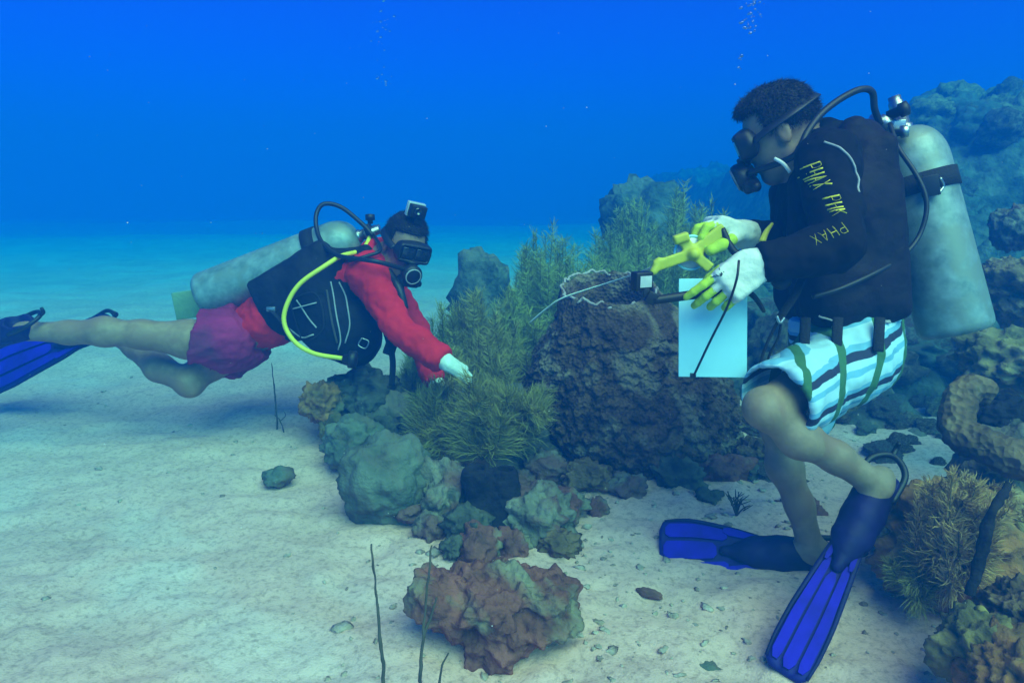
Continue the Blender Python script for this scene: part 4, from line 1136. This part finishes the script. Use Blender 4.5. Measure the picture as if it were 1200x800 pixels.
# yellow lettering along the sleeve
GL = {'P': [[(0, 0), (0, 1)], [(0, 1), (.55, 1), (.7, .85), (.7, .65), (.55, .5), (0, .5)]], 'H': [[(0, 0), (0, 1)], [(.7, 0), (.7, 1)], [(0, .5), (.7, .5)]],
      'A': [[(0, 0), (.35, 1), (.7, 0)], [(.14, .36), (.56, .36)]], 'X': [[(0, 0), (.7, 1)], [(0, 1), (.7, 0)]], 'K': [[(0, 0), (0, 1)], [(0, .45), (.7, 1)], [(.2, .6), (.7, 0)]]}
def lettering(word, px0, px1, size_px, d, rad=.0018):
    """Letters written from px0 towards px1, cap height size_px to the left-hand side of travel, laid on the sleeve."""
    a = np.array(px0, float); b = np.array(px1, float); e = (b - a) / np.linalg.norm(b - a); n = np.array([e[1], -e[0]])
    step = np.linalg.norm(b - a) / (len(word) - .12); parts = []
    for i, ch in enumerate(word):
        for st in GL[ch]:
            path = []
            for (x0, y0), (x1, y1) in zip(st[:-1], st[1:]):
                for q in np.linspace(0, 1, 7)[(0 if not path else 1):]:
                    x, y = x0 + (x1 - x0) * q, y0 + (y1 - y0) * q
                    pp = a + e * (step * (i + x * .92)) + n * (y * size_px)
                    path.append(P(pp[0], pp[1], d))
            path = project(path, sleeve_tree, F_AX, .0004)
            parts.append(tube(path, rad, 8, raw=True, squash=.22, ref=X_AX))
    v, f_s = merge(parts)
    mk('lettering', v, f_s, m_yellow, rash)
lettering('PHAX', (951, 190), (958, 222), 15, 1.6)
lettering('PHK', (962, 234), (966, 259), 15, 1.6)
lettering('PHAX', (972, 266), (935, 282), 12, 1.6)
V, Fc = shorts_sdf(J, .90, flare=.004).mesh(.006); V = wrinkle(relax(V, Fc, 1), Fc, .012, 15, 5, (1, 1, .4)); V = wrinkle(V, Fc, .003, 40, 6)
def striped():
    m = bpy.data.materials.new('striped_shorts'); m.use_nodes = True
    N, L = m.node_tree.nodes, m.node_tree.links; b = N['Principled BSDF']; b.inputs['Roughness'].default_value = .85
    tc = N.new('ShaderNodeTexCoord'); nz = N.new('ShaderNodeTexNoise'); nz.inputs['Scale'].default_value = 6
    L.new(tc.outputs['Object'], nz.inputs['Vector'])
    ad = N.new('ShaderNodeMix'); ad.data_type = 'VECTOR'; ad.inputs['Factor'].default_value = .04
    L.new(tc.outputs['Object'], ad.inputs['A']); L.new(nz.outputs['Color'], ad.inputs['B'])
    def band(rot, scale, stops):
        mp = N.new('ShaderNodeMapping'); mp.inputs['Rotation'].default_value = rot; mp.inputs['Scale'].default_value = (scale,) * 3
        L.new(ad.outputs['Result'], mp.inputs['Vector'])
        sx = N.new('ShaderNodeSeparateXYZ'); L.new(mp.outputs['Vector'], sx.inputs['Vector'])
        fr = N.new('ShaderNodeMath'); fr.operation = 'FRACT'; L.new(sx.outputs['Z'], fr.inputs[0])
        r = N.new('ShaderNodeValToRGB'); r.color_ramp.interpolation = 'CONSTANT'
        while len(r.color_ramp.elements) < len(stops): r.color_ramp.elements.new(.5)
        for e, (p, c) in zip(r.color_ramp.elements, stops): e.position = p; e.color = (*c, 1)
        L.new(fr.outputs[0], r.inputs['Fac']); return r.outputs['Color']
    wht, sky_, nav, grn = (.34, .56, .64), (.13, .36, .52), (.012, .018, .05), (.03, .12, .04)
    c1 = band((.0, .22, 0), 13.0, [(0, wht), (.34, sky_), (.5, wht), (.66, nav), (.86, sky_)])
    m2 = band((0, math.radians(78), 0), 9.5, [(0, (0, 0, 0)), (.66, (1, 1, 1)), (.88, (0, 0, 0))])
    mx = N.new('ShaderNodeMix'); mx.data_type = 'RGBA'; L.new(m2, mx.inputs['Factor']); L.new(c1, mx.inputs['A']); mx.inputs['B'].default_value = (*grn, 1)
    L.new(mx.outputs['Result'], b.inputs['Base Color']); return m
o = mk('swim_shorts', V, Fc, striped(), blk); o['label'] = 'white and pale blue board shorts with navy and green stripes'
f, l, u, hc = J['hf'], J['hl'], J['hu'], J['head']; RH = np.stack([f, l, u], 1)
H = lambda a, b, cc: hc + (f * a + l * b + u * cc) * HS
s = Sdf().ell(H(-.012, 0, .038), (.097, .077, .089), RH, k=.01).ell(H(.04, 0, .095), (.045, .055, .024), RH, k=.03)
s.box(H(.145, 0, -.03), (.09, .14, .095), RH, rnd=.01, k=.015, sub=True).box(H(.02, 0, -.12), (.075, .2, .09), RH, rnd=.02, k=.015, sub=True).box(H(-.06, 0, -.16), (.2, .2, .07), RH, rnd=.02, k=.015, sub=True)
V, Fc = s.mesh(.0045); V = wrinkle(V, Fc, .005, 22, 8)
mk('hair', *tufts(V, Fc, 11000, .015, 31), m_hair, blk)

glove(blk, 'white and lime glove of the near hand on the camera stick', J['wL'], J['hdL'], np.array([.15, .95, -.3]), np.array([-.6, .0, .8]),
      [(.15, .30, .2), (.45, .55, .4), (.6, .7, .5), (.7, .8, .5)], scale=1.0, thumb=(.25, .75, .75), fore=J['wL'] - J['eL'])
glove(blk, 'pale glove of the far hand on the tape reel', J['wR'], J['hdR'], np.array([-.1, -.15, -1.]), np.array([0, -1, -.1]),
      [(.5, .9, .7), (.55, .9, .7), (.6, .95, .7), (.7, .9, .7)], scale=1.12, thumb=(.45, .7, .6), fore=J['wR'] - J['eR'])
# dark print on the near glove's back
parts = []
g = random.Random(4)
for row in range(2):
    for k in range(4):
        x0, y0 = 836 + k * 6 + row * 3, 316 - k * 2.1 + row * 7
        for st in range(2):
            a_, b_ = (x0 + g.uniform(-1, 3), y0 + g.uniform(-2.5, 0)), (x0 + g.uniform(0, 4), y0 + g.uniform(0, 3))
            parts.append((a_, b_))
gl_near = [c_ for c_ in blk.children if c_.name.startswith('glove')][0]
gtree = BVHTree.FromPolygons([np.array(v.co) + ORIGIN[gl_near.name] for v in gl_near.data.vertices], [list(p.vertices) for p in gl_near.data.polygons])
pp = [tube(project(spline([P(*a_, 1.5), P(*b_, 1.5)], 4), gtree, F_AX, .0006), .0011, 5, raw=True, squash=.5) for a_, b_ in parts]
v, f_s = merge(pp); mk('print', v, f_s, m_rubber, gl_near)

mask(J, 'black dive mask on the face of the diver in black')
tk, w = tank(P(1122, 392, 1.92), P(1058, 152, 1.93), 'upright grey scuba tank with a black band behind the right diver', [.68], R_=.093)
bk_ = P(1090, 218, 1.82)
mk('buckle', *boxv(bk_, (.020, .008, .026), frame([.95, -.3, .25], [0, 0, 1])), m_rubber, tk)
mk('buckle_ring', *tube([bk_ + np.array([.018, -.008, .02]), bk_ + np.array([.034, .0, .0]), bk_ + np.array([.018, -.008, -.02])], .004, 8, 6), m_chrome, tk)
rg = thing('regulator', P(1035, 150, 1.86), 'regulator with arched black hose at the top of the upright tank', 'regulator')
fs = P(1036, 146, 1.88)
mk('first_stage', *lathe(fs + np.array([.02, 0, .0]), fs + np.array([-.1, 0, .02]), [(0, .012), (.006, .022), (.03, .022), (.034, .017), (.058, .017), (.06, .006)], 20), m_chrome, rg)
mk('yoke', *boxv(P(1046, 148, 1.89), (.024, .022, .016)), m_chrome, rg)
mk('knob', *lathe(P(1040, 136, 1.87), P(1062, 127, 1.84), [(0, .012), (.028, .013), (.03, .019), (.05, .019), (.054, .008)], 18), m_rubber, rg)
mk('valve_handle', *lathe(P(1044, 157, 1.86), P(1066, 153, 1.84), [(0, .010), (.02, .010), (.022, .016), (.04, .016), (.042, .005)], 16), m_chrome, rg)
mA, mB = second_stage(J, rg)
mk('hose', *tube([fs + np.array([-.02, -.02, 0]), P(1025, 128, 1.84), P(1022, 108, 1.82), P(1008, 105, 1.80), P(985, 116, 1.78), P(962, 134, 1.76), P(946, 155, 1.74), P(938, 172, 1.74), P(925, 186, 1.78), mB], .0085, 10, 8), m_rubber, rg)
mk('hose', *tube([fs + np.array([.0, -.03, 0]), P(1052, 172, 1.80), P(1072, 202, 1.77), P(1084, 228, 1.76), P(1085, 252, 1.76), P(1075, 280, 1.76), P(1055, 302, 1.74), P(1025, 320, 1.70), P(985, 338, 1.68), P(952, 348, 1.68)], .006, 10, 8), m_rubber, rg)
mk('pale_hose', *tube([P(908, 186, 1.76), P(918, 192, 1.74), P(926, 202, 1.74)], .0045, 8, 8), m_cuff, rg)

bc = thing('buoyancy_vest', J['chest'], 'black buoyancy vest with hanging straps on the diver at right', 'dive vest')
s = Sdf(); R = J['R']; c = J['chest']
s.ell(c - u_ * .01 - f_ * .012, (.128, .184, .19), R, k=.05).ell(c - u_ * .18 - f_ * .012, (.132, .180, .17), R, k=.05)
s.box(c - f_ * .088 - u_ * .06, (.018, .12, .20), R, rnd=.03, k=.05)
for b in (-1, 1):
    s.ell(c + lft * .13 * b + f_ * .05 - u_ * .20, (.09, .065, .10), R, k=.04)
    s.chain([c - f_ * .10 + lft * .10 * b + u_ * .12, J['neck'] + lft * .10 * b - f_ * .04 + u_ * .02, c + lft * .11 * b + f_ * .09 + u_ * .08, c + lft * .12 * b + f_ * .10 - u_ * .08], [.034, .030, .028, .04], k=.02)
s.ell(J['neck'] - f_ * .09 + u_ * .01, (.05, .10, .05), R, k=.04)
cut_beyond(s, c - u_ * .325, -u_, .4)
for a in 'LR': s.cone(J['s' + a] + (J['e' + a] - J['s' + a]) * .0, J['e' + a], .074, .068, k=.01, sub=True)
V, Fc = s.mesh(.0065); V = wrinkle(relax(V, Fc, 2), Fc, .011, 7, 9); V = wrinkle(V, Fc, .003, 22, 10)
mk('jacket', V, Fc, m_vest_b, bc)
tree = BVHTree.FromPolygons(V.tolist(), Fc.tolist())
pipe_on([(972, 162), (985, 170), (998, 186), (1007, 208), (1004, 226)], sleeve_tree, 1.6, .0028, 'piping', m_greyline, bc)
pipe_on([(945, 384), (985, 386), (1030, 392), (1062, 400)], tree, 1.7, .006, 'waist_strap', m_greyline, bc, squash=.4)
mk('hanging_strap', *tube([P(940, 325, 1.66), P(932, 345, 1.64), P(918, 366, 1.64), P(912, 376, 1.64)], .010, 8, 8, squash=.4), m_web, bc)
mk('hanging_strap', *tube([P(914, 372, 1.64), P(902, 395, 1.65), P(893, 418, 1.66), P(890, 436, 1.66)], .006, 8, 8, squash=.5), m_web, bc)
mk('hanging_strap', *tube([P(916, 374, 1.64), P(912, 395, 1.65), P(902, 415, 1.66), P(898, 432, 1.66)], .005, 8, 8, squash=.5), m_web, bc)
mk('clip', *tube([P(910, 370, 1.635), P(914, 378, 1.635), P(919, 372, 1.635)], .004, 6, 8), m_chrome, bc)
for x0 in (944, 982, 1031):
    pts = project(spline([P(x0, 376, 1.6), P(x0 - 2, 396, 1.6), P(x0 - 2, 414, 1.6)], 5), BVHTree.FromPolygons(V.tolist(), Fc.tolist()), F_AX, .004)
    mk('tail_strap', *tube([P(x0, 372, 1.70), P(x0 - 1, 392, 1.685), P(x0 - 2, 412, 1.68)], .012, 8, 6, squash=.25), m_web, bc)
mk('gauge', *lathe(P(916, 328, 1.66), P(914, 326, 1.60), [(0, .018), (.01, .024), (.02, .022), (.024, .01)], 22), m_rubber, bc)
mk('wrist_light', *tube([P(905, 262, 1.80), P(898, 272, 1.79), P(893, 284, 1.78)], [.004, .007, .009], 8, 6), m_hose_y, bc)

# fins
fin(*FIN_A, 'blue fin hanging down from the raised foot, blade towards the camera', 'fins of the diver in black', wscale=.46)
fin(*FIN_B, 'blue fin lying along the sand under the standing foot', 'fins of the diver in black', wscale=.85)

# ================================================================== survey tools
# slate
ctr = P(835, 384, 1.70)
e1 = nrm(P(880, 441, 1.63) - P(801, 440, 1.66)); e2 = nrm(P(790, 325, 1.66) - P(801, 440, 1.66)); nn = nrm(np.cross(e1, e2)); e2 = np.cross(nn, e1)
Rs = np.stack([e1, e2, nn], 1)
sl = thing('dive_slate', ctr - e2 * .115, 'pale blue white writing slate hanging below the gloved hand', 'slate')
mk('board', *boxv(ctr, (.079, .118, .0025), Rs, bev=.5), m_white, sl)
mk('cord', *tube([P(866, 305, 1.555), P(863, 328, 1.548), P(852, 360, 1.60), P(832, 400, 1.645), P(813, 440, 1.675)], .0028, 8, 10), m_rubber, sl)
mk('cord_knot', *boxv(P(812, 440, 1.68), (.006, .006, .005)), m_rubber, sl)
# camera on a stick
st = thing('camera_stick', P(820, 345, 1.635), 'black hand grip stick held level in front of the slate', 'camera stick')
mk('shaft', *tube([P(765, 352, 1.635), P(800, 347, 1.635), P(838, 342, 1.635)], [.010, .011, .011], 12, 6), m_rubber, st)
mk('grip', *tube([P(822, 344, 1.635), P(850, 341, 1.635), P(876, 340, 1.635)], [.013, .014, .012], 14, 6), m_rubber, st)
mk('wrist_loop', *tube([P(872, 336, 1.635), P(884, 346, 1.635), P(892, 358, 1.635), P(895, 365, 1.635), P(886, 352, 1.64), P(874, 341, 1.64)], .004, 8, 8), m_web, st)
mk('clamp', *boxv(P(763, 349, 1.635), (.012, .010, .014), frame([1, 0, -.5], [0, 0, 1])), m_rubber, st)
gp = thing('action_camera', P(752, 340, 1.635), 'small action camera at the left end of the black stick', 'camera')
Rc = frame([.35, -.9, 0], [0, 0, 1])
mk('case', *boxv(P(752, 329, 1.635), (.014, .022, .021), Rc, bev=.2), m_rubber, gp)
mk('screen', *boxv(P(753, 329, 1.635) + Rc[:, 0] * .0152, (.001, .015, .013), Rc, bev=.2), mat('clear_case', (.5, .55, .55)), gp)
mk('side_frame', *boxv(P(745, 329, 1.635) + Rc[:, 0] * .01, (.003, .002, .021), Rc, bev=.2), m_chrome, gp)
mk('lens', *lathe(P(752, 329, 1.635) - Rc[:, 0] * .013, P(752, 329, 1.635) - Rc[:, 0], [(0, .011), (.008, .011), (.009, .006)], 18), m_glass, gp)
mk('hinge', *boxv(P(757, 343, 1.635), (.007, .007, .010)), m_rubber, gp)
# open tape reel
m_reel = mat('reel_yellow', (.55, .55, .03), (.43, .44, .02), scale=20, rough=.5, spec=.4)
rl = thing('tape_reel', P(815, 298, 1.78), 'yellow open frame measuring tape reel in the far hand', 'tape reel')
rc = P(812, 297, 1.78)
s = Sdf()
for (x, y, wd) in [(798, 278, .011), (768, 312, .011), (848, 268, .013), (832, 314, .010)]:
    e_ = P(x, y, 1.775); s.box((rc + e_) / 2, (np.linalg.norm(e_ - rc) / 2, wd, .0035), frame(e_ - rc, [0, -1, 0]), rnd=.003, k=.008)
s.box(P(798, 279, 1.772), (.016, .011, .008), frame([1, 0, .35], [0, 0, 1]), rnd=.003, k=.004)
s.cone(rc + np.array([0, -.012, 0]), rc + np.array([0, .012, 0]), .014, .014, k=.008).cone(P(772, 306, 1.775), P(766, 318, 1.775), .010, .010, k=.006)
V, Fc = s.mesh(.0032)
mk('frame', relax(V, Fc, 1), Fc, m_reel, rl)
mk('spool', *lathe(rc + [0, .012, 0], rc + [0, 1, 0], [(0, .012), (.0005, .038), (.014, .038), (.0145, .012)], 40), m_cuff, rl)
mk('hoop', *tube([rc + np.array([.042 * math.cos(a), .016, .042 * math.sin(a)]) for a in np.linspace(0, 6.2832, 25)], .0035, 8, 2), m_white, rl)
mk('crank', *tube([P(846, 268, 1.775), P(858, 292, 1.77), P(868, 300, 1.77)], [.008, .009, .010], 10, 6), m_rubber, rl)
# tape across the sponge mouth
tp_pts = [P(790, 306, 1.80), P(768, 312, 2.05), P(745, 321, 2.45), P(705, 334, 2.60), P(660, 349, 2.56), P(640, 362, 2.58), P(621, 378, 2.62)]
path = spline(tp_pts, 10)
V, Fc = tube(path, .0075, 8, raw=True, squash=.3, ref=(0, .6, 1))
tag(mk('measuring_tape', V, Fc, mat('tape_white', (.80, .78, .70), (.7, .68, .6), scale=20)), 'thin white measuring tape stretched across the mouth of the barrel sponge', 'measuring tape')

# ------------------------------------------------------------------ bubbles
m_bub = bpy.data.materials.new('air_bubble'); m_bub.use_nodes = True
b = m_bub.node_tree.nodes['Principled BSDF']; b.inputs['Transmission Weight'].default_value = 1.0; b.inputs['Roughness'].default_value = .05; b.inputs['IOR'].default_value = .76; b.inputs['Base Color'].default_value = (.95, .98, 1, 1)
D3, F3 = ico(2)
me = bpy.data.meshes.new('air_bubble'); me.from_pydata((D3 * [1, 1, .8]).tolist(), [], F3.tolist()); smooth(me); me.materials.append(m_bub)
g = random.Random(12)
spots = [(878 + g.gauss(0, 7), g.uniform(0, 40), 2.0, 'air bubble rising above the diver in black', 'bubbles above the diver in black') for _ in range(34)]
spots += [(865 + g.gauss(0, 4), g.uniform(60, 90), 2.0, 'air bubble rising above the diver in black', 'bubbles above the diver in black') for _ in range(6)]
spots += [(450 + g.gauss(0, 6), g.uniform(0, 100), 2.7, 'air bubble rising above the diver in red', 'bubbles above the diver in red') for _ in range(36)]
for x, y, d, lab, gr in spots:
    o = bpy.data.objects.new('air_bubble', me); COL.objects.link(o); o.location = P(x, y, d + g.uniform(-.1, .1))
    r_ = g.choice([.0015, .002, .003, .0045]); o.scale = (r_ * 1.3, r_, r_); tag(o, lab, 'bubble', gr)

# ------------------------------------------------------------------ specks drifting in the water
g = np.random.default_rng(77); D1, F1 = ico(1); parts = []
for k in range(500):
    p = P(g.uniform(-60, 1260), g.uniform(-40, 760), g.uniform(.9, 5.0))
    if p[2] > .1: parts.append((D1 * g.uniform(.0004, .0011) * [1, 1, g.uniform(.4, 1)] + p, F1))
v, f_s = merge(parts)
tag(mk('marine_snow', v, f_s, mat('marine_snow', (.6, .62, .58), scale=5)), 'pale specks drifting in the water', kind='stuff')

# ------------------------------------------------------------------ keep the reef mounds the camera can see and say which is which
bpy.context.view_layer.update()
dg = bpy.context.evaluated_depsgraph_get()
haze_o = bpy.data.objects['haze']; haze_o.hide_viewport = True
dg.update()
eye = Vector((0, 0, CAM_H))
def seen(o, rad):
    c = o.matrix_world.translation
    hits = 0
    for dx in (-.75, -.35, 0, .35, .75):
        for dz in (-.3, .2, .55, .85):
            t_ = c + Vector((dx * rad, -.3 * rad, dz * o.scale.z)); v_ = (t_ - eye)
            h_ = scene.ray_cast(dg, eye + v_.normalized() * .05, v_.normalized())
            hits += bool(h_[0] and h_[4] is not None and h_[4].name == o.name)
    return hits
def to_px(p):
    v_ = np.array(p) - np.array([0, 0, CAM_H]); z_ = v_ @ F_AX; return 600 + FPX * v_[0] / z_, 400 - FPX * (v_ @ U_AX) / z_
keep = {}
for o, rad, lab in mounds:
    x, y = to_px(o.location)
    if not (-20 < x < 1220) or seen(o, rad) < 2:
        bpy.data.objects.remove(o); continue
    place = ('behind the thicket' if x < 640 else 'behind the barrel sponge' if x < 790 else 'behind the slate' if x < 885 else
             'behind the diver in black' if x < 1030 else 'beside the upright tank' if x < 1120 else 'near the right edge')
    high = 'high on the reef' if y < 230 else 'half way up the reef' if y < 340 else 'low on the reef'
    size = 'small' if rad * FPX / (o.location.y) < 14 else 'medium' if rad * FPX / o.location.y < 24 else 'large'
    kind = lab.split(' coral')[0].replace('knobbly grey green', 'greyish')
    keep.setdefault((size, kind, high, place), []).append((x, o))
ordn = ['leftmost', 'second from left', 'third from left', 'fourth from left', 'fifth from left', 'sixth from left', 'seventh from left', 'eighth from left']
for (size, kind, high, place), L_ in keep.items():
    L_.sort(key=lambda q: q[0])
    for k, (x, o) in enumerate(L_):
        tag(o, f'{size} {kind} coral {high} {place}' + ('' if len(L_) == 1 else ', ' + ordn[min(k, 7)]).replace(' green coral', ' coral').replace('half way up', 'midway up'), 'coral', 'coral mounds on the reef slope')
haze_o.hide_viewport = False
